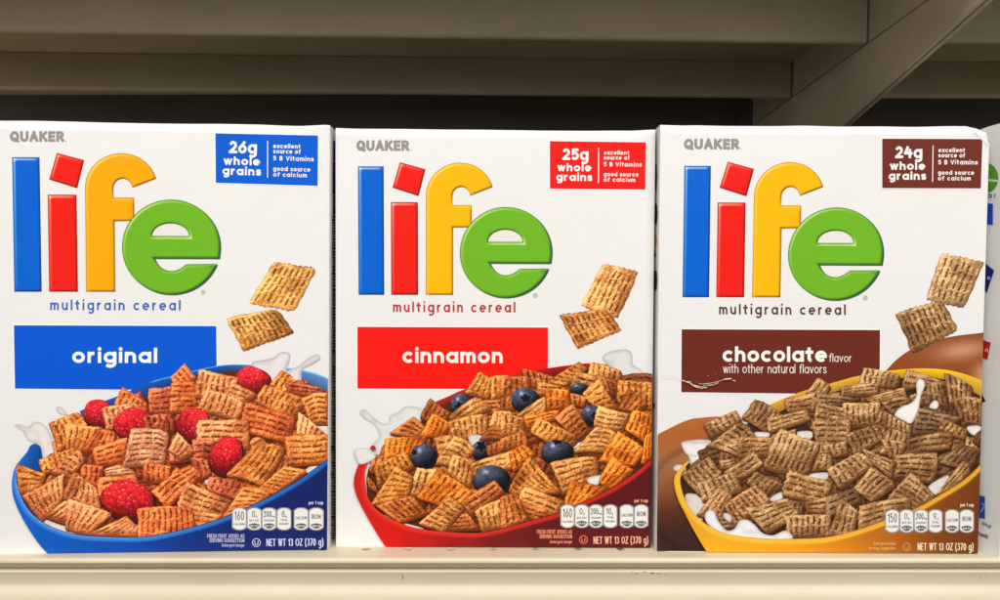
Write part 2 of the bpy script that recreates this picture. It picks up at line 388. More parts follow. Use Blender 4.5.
    if shadow:
        ii = np.linspace(0, nu-1, 9).astype(int); jj = np.linspace(0, nv-1, 9).astype(int)
        sx = x[np.ix_(jj, ii)].ravel(); sy = y[np.ix_(jj, ii)].ravel()
        dk = base*np.array([.48, .34, .27])
        ctr = np.array([sx.mean(), sy.mean()])
        Q = np.stack([sx, sy], 1); Q = ctr+(Q-ctr)*1.01+np.array([1.0, 2.1])
        sp.put(Q, quadgrid(9, 9), dk)
        Q2 = np.stack([sx, sy], 1)+np.array([.2, 1.1]); sp.put(Q2, quadgrid(9, 9), base*np.array([.62, .52, .45])*dark)
    sp.put(P, fc, col.reshape(-1, 3))
    return sp.build(name, parent)

def disc(cx, cy, rx, ry, rot, n=30, m=60, irr=.03, seed=0):
    rr = np.linspace(0, 1, n)[:, None]; th = np.linspace(0, 2*np.pi, m, endpoint=False)[None]
    k = 1+irr*np.sin(3*th+seed)+irr*.7*np.sin(5*th+2*seed)
    X = rr*np.cos(th)*k; Y = rr*np.sin(th)*k
    c, s = math.cos(rot), math.sin(rot)
    x = cx+X*rx*c-Y*ry*s; y = cy+X*rx*s+Y*ry*c
    f = [(i*m+j, i*m+(j+1) % m, (i+1)*m+(j+1) % m, (i+1)*m+j) for i in range(n-1) for j in range(m)]
    return X, Y, x, y, f
def raspberry(box, cx, cy, rx, ry, parent, rot=0.0, seed=1):
    X, Y, x, y, f = disc(cx, cy, rx, ry, rot, 40, 96, .035, seed)
    pts = []; st_ = .26
    g = np.random.default_rng(seed+5)
    for jj in range(-5, 6):
        for ii in range(-5, 6):
            pts.append(((ii+.5*(jj & 1))*st_+g.normal()*.045, jj*st_*.87+g.normal()*.045))
    z = np.sqrt(np.clip(1-X**2-Y**2, .02, 1)); k = 1/(1+.35*z); Xs, Ys = X*(1.25-.25*z), Y*(1.25-.25*z)
    d = np.full(X.shape, 9.0); ox = np.zeros(X.shape); oy = np.zeros(X.shape)
    for (px, py) in pts:
        q = np.hypot(Xs-px, Ys-py); w = q < d; d = np.where(w, q, d); ox = np.where(w, Xs-px, ox); oy = np.where(w, Ys-py, oy)
    dome = np.clip(1-(d/(st_*.62))**2, 0, 1)
    L = -.35*ox/st_-.6*oy/st_
    big = .42+.62*np.clip(.25-.35*X-.55*Y+.5*z, 0, 1.1)
    sh = big*(.76+.22*dome+.34*L*dome)*(.82+.36*noise(X*5+seed*3, Y*5))
    n_ = noise(X*9+seed*7, Y*9)
    spec = np.exp(-(((ox+.055)**2+(oy+.07)**2)/.0016))*big*(n_**2)*1.5
    col = np.stack([222*np.clip(sh*1.22, .3, 1.08), 32*sh**1.3*1.4, 48*sh*1.05], -1)+spec[..., None]*np.array([60, 165, 165])
    sp = Soup(box)
    Q = np.stack([x[-1], y[-1]], 1); Q = Q+(Q-Q.mean(0))*.05+np.array([.8, 1.8]); sp.put(Q, [tuple(range(len(Q)))], (70, 22, 18))
    sp.put(np.stack([x.ravel(), y.ravel()], 1), f, np.clip(col, 20, 255).reshape(-1, 3))
    return sp.build('raspberry', parent)
def blueberry(box, cx, cy, rx, ry, parent, crown=None, seed=1):
    X, Y, x, y, f = disc(cx, cy, rx, ry, 0, 34, 72, .015, seed)
    z = np.sqrt(np.clip(1-X**2-Y**2, 0, 1))
    L = np.clip(.18-.42*X-.62*Y+.42*z, 0, 1.2)
    bloom = noise(X*4+seed*5, Y*4)*.7+noise(X*14+seed, Y*14)*.5
    sh = .12+1.05*L*(.55+.6*bloom)
    sh = sh**1.35; col = np.stack([66*sh+14, 71*sh+15, 86*sh+21], -1)
    spec = np.exp(-(((X+.32)**2+(Y+.5)**2)/.03)); col += spec[..., None]*np.array([110, 116, 128])*(.3+bloom[..., None]*.7)
    if crown is not None:
        cxx, cyy, cr = crown
        th = np.arctan2(Y-cyy, X-cxx); rr = np.hypot(X-cxx, Y-cyy)/(cr*(1+.22*np.cos(5*th+seed)))
        w = sstep(1.15, .9, rr); col = col*(1-w[..., None])+np.array([22, 22, 32])*w[..., None]
        w2 = np.exp(-((rr-1.18)/.12)**2)*.6; col += w2[..., None]*np.array([45, 50, 60])
    sp = Soup(box)
    Q = np.stack([x[-1], y[-1]], 1); Q = Q+(Q-Q.mean(0))*.05+np.array([.6, 1.6]); sp.put(Q, [tuple(range(len(Q)))], (45, 24, 14))
    sp.put(np.stack([x.ravel(), y.ravel()], 1), f, np.clip(col, 8, 240).reshape(-1, 3))
    return sp.build('blueberry', parent)
def milk(box, pts, parent, hi=(244, 240, 238), lo=(196, 188, 188), edge=3.5, name='milk_splash', step=1.6, smooth=4, folds=.35):
    P = smoothloop(pts, smooth)
    def fn(x, y):
        d = segdist(x, y, P); t = sstep(0, edge, d)
        n_ = noise(x*.16+3, y*.16+8); t = np.clip(t*(1-folds)+folds*n_*1.6*sstep(0, 2, d), 0, 1)
        # the lower right side of each splash is a touch greyer
        return np.asarray(lo)*(1-t[:, None])+np.asarray(hi)*t[:, None]
    v, f, c = fill(P, step, fn)
    sp = Soup(box); sp.put(v, f, c); return sp.build(name, parent)

def tile(ox, oy, k=6.25):
    return lambda q: [(ox+q[i]/k, oy+q[i+1]/k) for i in range(0, len(q), 2)]

# ------------------------------------------------------------------ logo letters (traced, photo px of the first carton)
def Z1(q): return np.array([(q[i]/2.728, 110+q[i+1]/2.728) for i in range(0, len(q), 2)])
def circ(cx, cy, rx, ry, a0, a1, n): return [v for t in np.linspace(math.radians(a0), math.radians(a1), n) for v in (cx+rx*math.cos(t), cy-ry*math.sin(t))]
L_l = Z1([33, 129, 108, 129, 114, 496, 39, 496])
L_i = Z1([130, 231, 209, 231, 213, 496, 134, 496])
L_dot = Z1([155, 117, 230, 137, 211, 214, 134, 190])
L_f = Z1([235, 496, 232, 212]+circ(331, 212, 99, 94, 176, 15, 34)+circ(335.5, 214, 25.5, 26, 2, 178, 14)+[310, 239, 366, 239, 367, 303, 313, 304, 315, 496])
a_end = -14
L_e = Z1([597, 405]+circ(466.5, 373.8, 133.7, 129.6, -13.4, 339.3, 84)[2:]+[508, 420.6, 500, 427, 494, 431, 484, 436, 474, 438.8, 464, 439, 452, 436.5, 442, 431, 434, 424.5, 427, 416, 421, 404.6])
L_ehole = Z1([415.7, 343.6]+circ(465.5, 343.6, 50, 33.5, 172, 8, 16)+[515.3, 343.8])
def inset(P, d, cw):
    P = np.asarray(P, float); m = len(P); out = []
    for i in range(m):
        a, b, c = P[i-1], P[i], P[(i+1) % m]
        e1 = (b-a)/max(np.linalg.norm(b-a), 1e-9); e2 = (c-b)/max(np.linalg.norm(c-b), 1e-9)
        n1 = np.array([e1[1], -e1[0]])*cw; n2 = np.array([e2[1], -e2[0]])*cw
        n = n1+n2; L = np.linalg.norm(n); n = n/L if L > 1e-6 else n1
        k = 1/max(.62, n@n1); out.append(b-n*d*k)
    return np.array(out)
def outn(P, cw):
    P = np.asarray(P, float); m = len(P); out = []
    for i in range(m):
        a, b, c = P[i-1], P[i], P[(i+1) % m]
        e1 = (b-a)/max(np.linalg.norm(b-a), 1e-9); e2 = (c-b)/max(np.linalg.norm(c-b), 1e-9)
        n = np.array([e1[1], -e1[0]])*cw+np.array([e2[1], -e2[0]])*cw; out.append(n/max(np.linalg.norm(n), 1e-6))
    return np.array(out)
def area(P): x, y = P[:, 0], P[:, 1]; return .5*np.sum(x*np.roll(y, -1)-np.roll(x, -1)*y)
def densify(P, s=5.0, keep=True):
    out = []
    for i in range(len(P)):
        a, b = P[i], P[(i+1) % len(P)]; n = max(1, int(np.linalg.norm(b-a)/s))
        for k in range(n): out.append(a+(b-a)*k/n)
    return np.array(out)
def letter(sp, loops, base, hi, lo, sc=1.0):
    base = np.asarray(base, float); inner = []
    for li, P in enumerate(loops):
        cw = 1 if area(P) > 0 else -1
        if li > 0: cw = -cw         # hole: inwards is outwards
        rings = [inset(P, q*sc, cw) for q in (0, .55, 1.15, 1.7, 2.7, 3.6)]
        nn = outn(P, cw); lit = nn@np.array([-.66, -.75])
        t1 = np.clip(lit, 0, 1)[:, None]**1.3; t2 = np.clip(-lit, 0, 1)[:, None]
        bb = loops[0].min(0); ext = (loops[0].max(0)-bb); dd = np.hypot(*((P-bb)).T)[:, None]
        fade = np.exp(-dd/(.85*ext.max())) if li == 0 else 1.0
        H_ = np.asarray(hi, float); D_ = base*np.array([.50, .42, .50])
        cols = [base*.60+18*t1, base*(.84-.34*t2), base*(1-.42*t2)+(H_-base)*.45*t1*fade, base*(1-.22*t2)+(H_-base)*1.0*t1*fade, base*(1-.0*t2)+(H_-base)*.85*t1*fade, np.tile(base, (len(P), 1))]
        m = len(P); V = np.concatenate(rings); C = np.concatenate(cols)
        fc = [(k*m+i, k*m+(i+1) % m, (k+1)*m+(i+1) % m, (k+1)*m+i) for k in range(5) for i in range(m)]
        sp.put(V, fc, C)
        inner.append(rings[5])
    tris = tessellate_polygon([[Vector((p[0], p[1], 0)) for p in lp] for lp in inner])
    sp.put(np.concatenate(inner), tris, base)

def logo(box, M):
    """M maps photo points of the first carton's logo to this carton's photo points"""
    specs = [([L_l], (0, 98, 208), (225, 238, 250)), ([L_i, None], (238, 30, 20), (255, 215, 185)),
             ([L_f], (255, 168 if box.kind == 0 else 184, 4), (255, 226, 120)), ([L_e, L_ehole], (110, 180, 36), (214, 236, 160))]
    for k, (lp, base, hi) in enumerate(specs):
        sp = Soup(box)
        if k == 3:
            sh = M(L_e)+np.array([1.3, .9]); hole = M(L_ehole)
            t = tessellate_polygon([[Vector((p[0], p[1], 0)) for p in sh]]); sp.put(sh, t, (38, 92, 96))
            t = tessellate_polygon([[Vector((p[0], p[1], 0)) for p in hole]]); sp.put(hole, t, (232, 226, 220))
            base = np.asarray(base)
            hp = M(densify(L_ehole))
            letter(sp, [M(densify(lp[0])), hp], base, hi, (30, 80, 20))
        elif k == 1:
            letter(sp, [M(densify(L_i))], base, hi, 0); sp.k += 1
            letter(sp, [M(densify(L_dot))], base, hi, 0)
        else:
            if k == 0: letter(sp, [M(densify(lp[0]))], base, hi, 0)
            else: letter(sp, [M(densify(lp[0]))], base, hi, 0)
        o = sp.build('logo_letter')
        o['label'] = ['tall blue letter l', 'red letter i with a tilted square dot', 'yellow letter f', 'round green letter e'][k]

def quad_map(TL, TR, BR, BL):
    TL, TR, BR, BL = map(lambda p: np.asarray(p, float), (TL, TR, BR, BL))
    return lambda u, v: tuple((TL*(1-u)+TR*u)*(1-v)+(BL*(1-u)+BR*u)*v)
def rect(sp, q, col, border=None, w=.8):
    q = [np.asarray(p, float) for p in q]
    if border is not None:
        c = sum(q)/4; o = [p+np.sign(p-c)*w for p in q]; sp.put(o, [(0, 1, 2, 3)], border)
    n = 14; m = quad_map(*q); P = [m(i/n, j/n) for j in range(n+1) for i in range(n+1)]
    sp.put(P, quadgrid(n+1, n+1), col)

def carton(b, crumple=False):
    nu, nv = 46, 70
    tt = np.concatenate([np.linspace(0, .90, 24), np.linspace(.9045, 1, nu-24)]); vv = np.concatenate([np.linspace(0, .94, 30), np.linspace(.945, 1, nv-30)])
    T, Vv = np.meshgrid(tt, vv)
    U = (b.w*T)*(1-Vv)+(b.u1+(b.u2-b.u1)*T)*Vv; H = b.h1+(b.h2-b.h1)*T; Zz = H*Vv
    Zz = Zz-.00045*(noise(T*9+b.kind*17, T*0+3)-.4)*Vv**8*2
    off = b.bend(U, Zz)
    rc = .0008*(np.exp(-T*b.w/.0012)+np.exp(-(1-T)*b.w/.0012))   # softened vertical folds
    off = off-rc
    if crumple:
        pr_, qt = (1-T)*b.w, H-Zz; sd = pr_+qt*1.05
        off = off-.30*np.clip(.0135-sd, 0, 1)*sstep(0, .002, .0155-sd)-.0009*np.exp(-((sd-.0098)/.0012)**2)+.0006*np.exp(-((sd-.0138)/.0011)**2)+.0007*np.exp(-((sd-.0060)/.0012)**2)
        Zz = Zz-.0032*sstep(.012, 0, pr_)*sstep(.012, 0, qt)
        k2 = np.exp(-(((T*b.w-.013)/.012)**2+((Vv*b.h1-.1135)/.0009)**2)); off = off-.0007*k2
    P = b.A+U[..., None]*b.ex+off[..., None]*b.n; P[..., 2] = Zz
    front = P.reshape(-1, 3)
    # side, back, top and bottom: a ring round the front outline, pushed back, the sides bowed slightly in
    per = [(0, i) for i in range(nu)]+[(j, nu-1) for j in range(1, nv)]+[(nv-1, i) for i in range(nu-2, -1, -1)]+[(j, 0) for j in range(nv-2, 0, -1)]
    idx = [j*nu+i for (j, i) in per]; V = list(front); F_ = quadgrid(nu, nv)
    prev = idx; rings = [.1, .35, .65, .9, 1]
    for r_ in rings:
        cur = []
        for q in idx:
            p = front[q]-b.n*(b.depth*r_)
            if p[2] > b.h1*.98: p = p+np.array([0, 0, .0012*math.sin(math.pi*min(1, r_*1.2))])
            cur.append(len(V)); V.append(p)
        m = len(idx)
        for i in range(m): F_.append((prev[i], cur[i], cur[(i+1) % m], prev[(i+1) % m]))
        prev = cur
    F_.append(tuple(prev))
    o = mk('carton', V, F_, CARD, b.root, loc=tuple(b.loc))
    me = o.data; me.polygons.foreach_set('use_smooth', [True]*len(me.polygons))
    try:
        me.set_sharp_from_angle(angle=R(38))
    except Exception: pass
    return o

FACT = [('160', 'CALORIES', 0), ('0g', 'SAT FAT', 1), ('200mg', 'SODIUM', 1), ('8g', 'TOTAL SUGARS', 0), ('', 'CALCIUM', 1), ('', 'IRON', 1)]
def facts(b, x0, x1, y0, y1, vals):
    W = x1-x0
    spans = [(0, .152), (.163, .316), (.327, .479), (.491, .643), (.68, .832), (.845, 1)]
    for k, (a, c) in enumerate(spans):
        xa, xb = x0+W*a, x0+W*c; cx = (xa+xb)/2; hwid = (xb-xa)/2; H = y1-y0
        sp = Soup(b)
        def shape(g):
            P = []
            for t in np.linspace(-1, 1, 9): P.append((cx+t*(hwid-g), y0+g+H*.13*(abs(t)**2.6)))
            for t in np.linspace(1, -1, 9): P.append((cx+t*(hwid-g), y1-g-H*.13*(abs(t)**2.6)))
            return P
        P = shape(-.7); sp.put(P, [tuple(range(len(P)))], (150, 146, 145))
        P = shape(.35); sp.put(P, [tuple(range(len(P)))], (238, 234, 228))
        num, cap_, blk = FACT[k]; num = vals[k] if vals[k] is not None else num
        dk = (82, 80, 80)
        if blk:
            P = []
            for t in np.linspace(-1, 1, 9): P.append((cx+t*(hwid-1.3), y1-H*.30+H*.07*(abs(t)**2)))
            for t in np.linspace(1, -1, 9): P.append((cx+t*(hwid-1.3), y1-1.2-H*.16*(abs(t)**2.2)))
            sp.put(P, [tuple(range(len(P)))], (92, 90, 90))
            text(sp, ['', '0% DV', '9% DV', '', '10% DV', '60% DV'][k], cx-hwid*.6, y1-H*.135, cx+hwid*.6, y1-H*.135, 1.5, .38, (225, 222, 218), .2)
        if k == 0: text(sp, num, cx-hwid*.68, y0+H*.56, cx+hwid*.68, y0+H*.56, 6.6, .8, dk, .5)
        elif num:
            if num.endswith('mg'):
                text(sp, num[:-2], cx-hwid*.8, y0+H*.42, cx+hwid*.35, y0+H*.42, 4.6, .7, dk, .5); text(sp, 'mg', cx+hwid*.4, y0+H*.42, cx+hwid*.85, y0+H*.42, 1.5, .4, dk)
            else:
                w_ = .34 if len(num) == 2 else .6
                text(sp, num[:-1], cx-hwid*w_, y0+H*.42, cx+hwid*.12, y0+H*.42, 4.6, .7, dk, .5); text(sp, 'g', cx+hwid*.18, y0+H*.42, cx+hwid*.42, y0+H*.42, 1.5, .4, dk)
        if k == 3:
            text(sp, 'TOTAL', cx-hwid*.5, y0+H*.60, cx+hwid*.5, y0+H*.60, 1.6, .4, dk, .3); text(sp, 'SUGARS', cx-hwid*.68, y0+H*.77, cx+hwid*.68, y0+H*.77, 1.6, .4, dk, .3)
        elif k == 0: text(sp, cap_, cx-hwid*.85, y0+H*.79, cx+hwid*.85, y0+H*.79, 1.6, .4, dk, .3)
        elif k in (1, 2): text(sp, cap_, cx-hwid*.72, y0+H*.62, cx+hwid*.72, y0+H*.62, 1.6, .4, dk, .3)
        elif k == 4: text(sp, cap_, cx-hwid*.85, y0+H*.52, cx+hwid*.85, y0+H*.52, 2.3, .45, dk, .3)
        else: text(sp, cap_, cx-hwid*.65, y0+H*.5, cx+hwid*.65, y0+H*.5, 3.5, .65, dk, .4)
        sp.build('nutrition_tag')

def common(b, spec):
    # brand word
    sp = Soup(b); q = spec['brand']; text(sp, 'QUAKER', q[0], q[2], q[1], q[2], 8.5, 2.9, (150, 144, 140), .14)
    text(sp, '.', q[1]+1.2, q[2], q[1]+2.6, q[2], 1.2, 1.1, (150, 144, 140)); sp.build('brand_lettering')
    # logo
    s0 = (12, 157, 220.3, 291.8); l = spec['logo']
    def M(P):
        P = np.asarray(P, float); u = (P[:, 0]-(12+.0155*(P[:, 1]-157)))/(208.3-.0155*(P[:, 1]-157)*.6); v = (P[:, 1]-157)/134.9
        u = (P[:, 0]-(12+2.2*v))/207.0
        return np.stack([l[0]+(l[4])*v+u*l[1], l[2]+v*l[3]+l[5]*u], 1)
    logo(b, M)
    sp = Soup(b); c0 = M([[203.3, 292.3]])[0]
    V, f = ribbon([(c0[0]+2*math.cos(t), c0[1]+2*math.sin(t)) for t in np.linspace(0, 2*math.pi, 16)], .3, closed=True); sp.put(V, f, (150, 150, 150))
    text(sp, 'R', c0[0]-.8, c0[1]+1.0, c0[0]+.9, c0[1]+1.0, 1.6, .4, (150, 150, 150)); sp.build('registered_mark')
    sp = Soup(b); t = spec['tag']; text(sp, 'multigrain cereal', t[0], t[2], t[1], t[3], 7.6, 1.75, t[4], .62); sp.build('tagline')
    # banner
    sp = Soup(b); rect(sp, spec['banner'], spec['ink'], (252, 252, 252), .9); bn = sp.build('flavor_banner')
    sp = Soup(b)
    for a in spec['btext']: text(sp, *a)
    sp.build('flavor_lettering', bn)
    # badge
    sp = Soup(b); rect(sp, spec['badge'], spec['ink2'], (253, 252, 250), .9); bd = sp.build('grain_badge')
    m = quad_map(*spec['badge']); sp = Soup(b); wt = (250, 246, 242)
    def bt(s, x0, x1, y, xh, w, tr=.28):
        a = m((x0-215.2)/102.8, (y-133)/51.5); c = m((x1-215.2)/102.8, (y-133)/51.5); text(sp, s, a[0], a[1], c[0], c[1], xh*spec['bs'], w*spec['bs'], wt, tr)
    bt(spec['num'], 228.7, 256.6, 153.2, 9.4, 2.6, .2); bt('whole', 223.3, 259.7, 165.3, 6.2, 1.9, .22); bt('grains', 222, 261, 175.7, 6.2, 1.9, .22)
    for s_, xa, xb, yy in (('excellent', 273, 300.3, 146.9), ('source of', 273, 300.5, 152.3), ('5 B Vitamins', 273, 313.7, 159.6), ('good source', 273, 310.3, 170.3), ('of calcium', 273, 307, 176.2)):
        bt(s_, xa, xb, yy, 3.3 if s_[0] != '5' else 3.5, .88, .35)
    V, f = ribbon([m(.508, .14), m(.508, .86)], .45); sp.put(V, f, wt); sp.build('badge_lettering', bd)

def bottom_text(b, q, col, dy=(0, 0)):
    sp = Soup(b)
    if q.get('fresh'):
        x0, x1, y1_, x2, y2_, x3, y3_ = q['fresh']
        text(sp, 'FRESH FRUIT ADDED AS', x0, y1_, x1, y1_, 3.0, .62, col, .3); text(sp, 'SERVING SUGGESTION', x2, y2_, x1, y2_, 3.0, .62, col, .3); text(sp, 'Enlarged image', x3, y3_, x1, y3_, 2.2, .5, col, .35)
    else:
        x1, x2, y2_, x3, y3_ = q['enl']
        text(sp, 'Enlarged Image', x2, y2_, x1, y2_, 2.1, .5, col, .35); text(sp, 'Serving Suggestion', x3, y3_, x1, y3_, 2.1, .5, col, .35)
    sp.build('serving_note')
    sp = Soup(b); cx, cy = q['u']
    V, f = ribbon([(cx+3.9*math.cos(t), cy+3.9*math.sin(t)) for t in np.linspace(0, 2*math.pi, 26)], .42, closed=True); sp.put(V, f, q['ucol'])
    text(sp, 'U', cx-2, cy+2.4, cx+2, cy+2.4, 3.4, .8, q['ucol']); sp.build('kosher_mark')
    sp = Soup(b); x0, x1, y0, y1_ = q['net']
    text(sp, 'NET WT 13 OZ (370 g)', x0, y0, x1, y1_, 5.5, .95, q['ncol'], .42); sp.build('net_weight')
    sp = Soup(b); x0, x1, y0 = q['per']; text(sp, 'per 1 cup', x0, y0, x1, y0, 2.6, .62, q['ncol'], .35); sp.build('portion_note')

def bowl(b, rim_in, outer, back_out, back_in, cols, fnbody, interior, rimw=3.2):
    """printed bowl: interior first, the front is added later by bowl_front"""
    sp = Soup(b)
    P = smoothloop(interior, 4); v, f, c = fill(P, 6, lambda x, y: np.tile(np.asarray(cols['gap'], float), (len(x), 1))); sp.put(v, f, c)
    bo = smoothloop(back_out, 4, False); bi = smoothloop(back_in, 4, False); n = 40
    def res(Q, n):
        d = np.concatenate([[0], np.cumsum(np.hypot(*(Q[1:]-Q[:-1]).T))]); t = np.linspace(0, d[-1], n); return np.stack([np.interp(t, d, Q[:, 0]), np.interp(t, d, Q[:, 1])], 1)
    A_, B_ = res(bo, n), res(bi, n); rows = 6; V = []; C = []
    for k in range(rows+1):
        t = k/rows; V += list(A_*(1-t)+B_*t)
        for i in range(n): C.append(cols['back'](i/(n-1), t))
    sp.put(V, quadgrid(n, rows+1), np.array(C, float)); sp.k += .25
    return sp.build('bowl_picture')
def bowl_front(b, parent, rim, outer_left, body, rimcol, edgecol, rimw, poly_tail):
    rim = smoothloop(rim, 5, False)
    P = np.concatenate([rim, np.array(poly_tail, float), smoothloop(outer_left, 5, False)])
    v, f, c = fill(P, 3.2, body); sp = Soup(b); sp.put(v, f, c)
    n = len(rim); t = np.linspace(0, 1, n)
    for (off, w, fn) in ((rimw*.55, rimw*.6, rimcol), (rimw*.25, rimw*.16, edgecol)):
        tap = (.30+.70*sstep(0, .13, t))[:, None]; T = np.gradient(rim, axis=0); T /= np.linalg.norm(T, axis=1, keepdims=True); N = np.stack([-T[:, 1], T[:, 0]], 1)
        N *= np.sign(N[n//2, 1])
        Q = rim+N*off*tap; rows = 7; V = []; C = []
        for k in range(rows):
            s_ = k/(rows-1)*2-1; V += list(Q+N*w*s_*tap)
            wgt = np.exp(-(s_*1.45)**2)-math.exp(-2.1); wgt = max(wgt, 0)/(1-math.exp(-2.1))
            px = Q+N*w*s_*tap; bc = body(px[:, 0], px[:, 1]); tc = fn(px[:, 0], px[:, 1]); C += list(bc*(1-wgt)+tc*wgt)
        sp.put(V, quadgrid(n, rows), np.array(C))
    return sp.build('bowl_front', parent)
def lerpc(x, stops):
    xs = [s_[0] for s_ in stops]; return np.stack([np.interp(x, xs, [s_[1][k] for s_ in stops]) for k in range(3)], -1)

def scatter(b, parent, xa, xb, top, bot, tones, n, dark=.62):
    """half hidden cereal deep in the bowl"""
    for k in range(n):
        x = random.uniform(xa, xb); t0, t1 = top(x), bot(x)
        if t1-t0 < 14: continue
        y = random.uniform(t0+9, t1-7); a = random.uniform(-.6, .6); w = random.uniform(15, 22); h = random.uniform(12, 17)
        c, s = math.cos(a), math.sin(a)
        q = [(x+c*i*w-s*j*h, y+s*i*w+c*j*h) for (i, j) in ((-1, -1), (1, -1), (1, 1), (-1, 1))]
        cereal(b, q, random.choice('hv'), random.choice(tones), parent, dark=dark)

# ================================================================== carton 1: blue banner
b1 = Box([(-12.5, 118.6), (329.6, 124.6), (328.0, 549.4), (-12, 554.0)], 'white cereal box with a blue original banner above raspberries in a blue bowl')
b1.kind = 0; carton(b1)
TN1 = dict(t=(240, 142, 84), o=(238, 116, 58), b=(204, 94, 58), y=(236, 136, 64), l=(246, 160, 112))
A1, B1, C1, D1 = tile(10, 355), tile(170, 355), tile(10, 445), tile(170, 445)
BLUE = (2, 88, 212)
common(b1, dict(brand=(9.9, 64.2, 142.0, 10.9), logo=(12, 207, 157, 134.9, 2.2, 0), tag=(50.2, 180.6, 310.0, 310.4, (52, 102, 184)),
    banner=((13.9, 325.2), (216.4, 326), (217, 390.6), (15, 388.6)), ink=BLUE, ink2=(4, 92, 210),
    btext=[('original', 72.3, 362.8, 157.2, 362.9, 11.2, 3.3, (250, 250, 252), .2)],
    badge=((215.4, 133.4), (318.2, 135.6), (317.8, 186), (215.8, 183)), num='26g', bs=1.0))
# milk behind the bowl
def Tm(q): return [(160+q[i]/4.616, 330+q[i+1]/4.616) for i in range(0, len(q), 2)]
cereal(b1, [(273.9, 261.5), (317, 268), (295, 311.5), (248.8, 303.5)], 'v', (228, 158, 82), b1.root, shadow=False, bendk=0.0, seed=3)
cereal(b1, [(225, 317.5), (277, 308.5), (295, 333), (243.6, 352)], 'v', (228, 158, 82), b1.root, shadow=False, bendk=0.02, seed=8, dark=.95)
bp1 = bowl(b1, None, None,
    [(80, 411), (98, 403), (118, 396), (150, 382), (175, 375.5), (218, 365.6), (250, 364.6), (301, 369), (330, 377.5)],
    [(84, 420), (100, 414), (120, 407), (152, 394), (178, 383), (218, 373), (250, 371), (300, 382), (330, 394)],
    dict(gap=(96, 42, 22), back=lambda s, t: np.array(lerpc(s, [(0, (22, 90, 180)), (.55, (30, 92, 185)), (.8, (88, 140, 215)), (1, (104, 150, 214))]))*(1-.35*t)+(np.array([210, 225, 240])*.4 if t < .1 and s > .3 else 0)),
    None, [(20, 462), (45, 450), (84, 418), (120, 404), (178, 380), (250, 369), (300, 378), (329, 390), (330, 470), (262, 506), (170, 538), (80, 540), (28, 515), (18, 485)])
tip = [(27, 452), (30, 446), (35, 443.5), (41, 446), (44.5, 452), (44, 460), (40, 470), (30, 480), (22, 500), (13, 488), (15, 468)]
sp = Soup(b1); v, f, c = fill(smoothloop(tip, 4), 2, lambda x, y: lerpc(x+.4*(y-450), [(14, (22, 92, 190)), (24, (30, 110, 205)), (40, (16, 70, 150))])); sp.put(v, f, c); sp.build('bowl_rim', bp1)
milk(b1, A1([30, 440, 60, 430, 110, 447, 160, 415, 230, 450, 300, 590, 350, 640, 220, 660, 190, 570, 110, 530, 85, 480]), b1.root, (234, 227, 222), (204, 194, 187), 5)
milk(b1, A1([288, 330, 318, 322, 360, 372, 310, 366]), b1.root, (232, 224, 218), (200, 190, 184))
milk(b1, Tm([425, 150, 480, 137, 525, 125, 560, 101, 600, 110, 596, 150, 585, 185, 640, 165, 690, 125, 730, 112, 738, 135, 700, 160, 655, 185, 650, 240, 600, 290, 500, 290, 440, 200]), b1.root, (234, 226, 227), (192, 181, 186), 5)
scatter(b1, bp1, 62, 325, lambda x: np.interp(x, [40, 120, 220, 330], [455, 405, 375, 385]), lambda x: np.interp(x, [30, 90, 170, 260, 330], [510, 530, 528, 498, 455]), [TN1['b'], TN1['o'], TN1['t']], 44, .74)
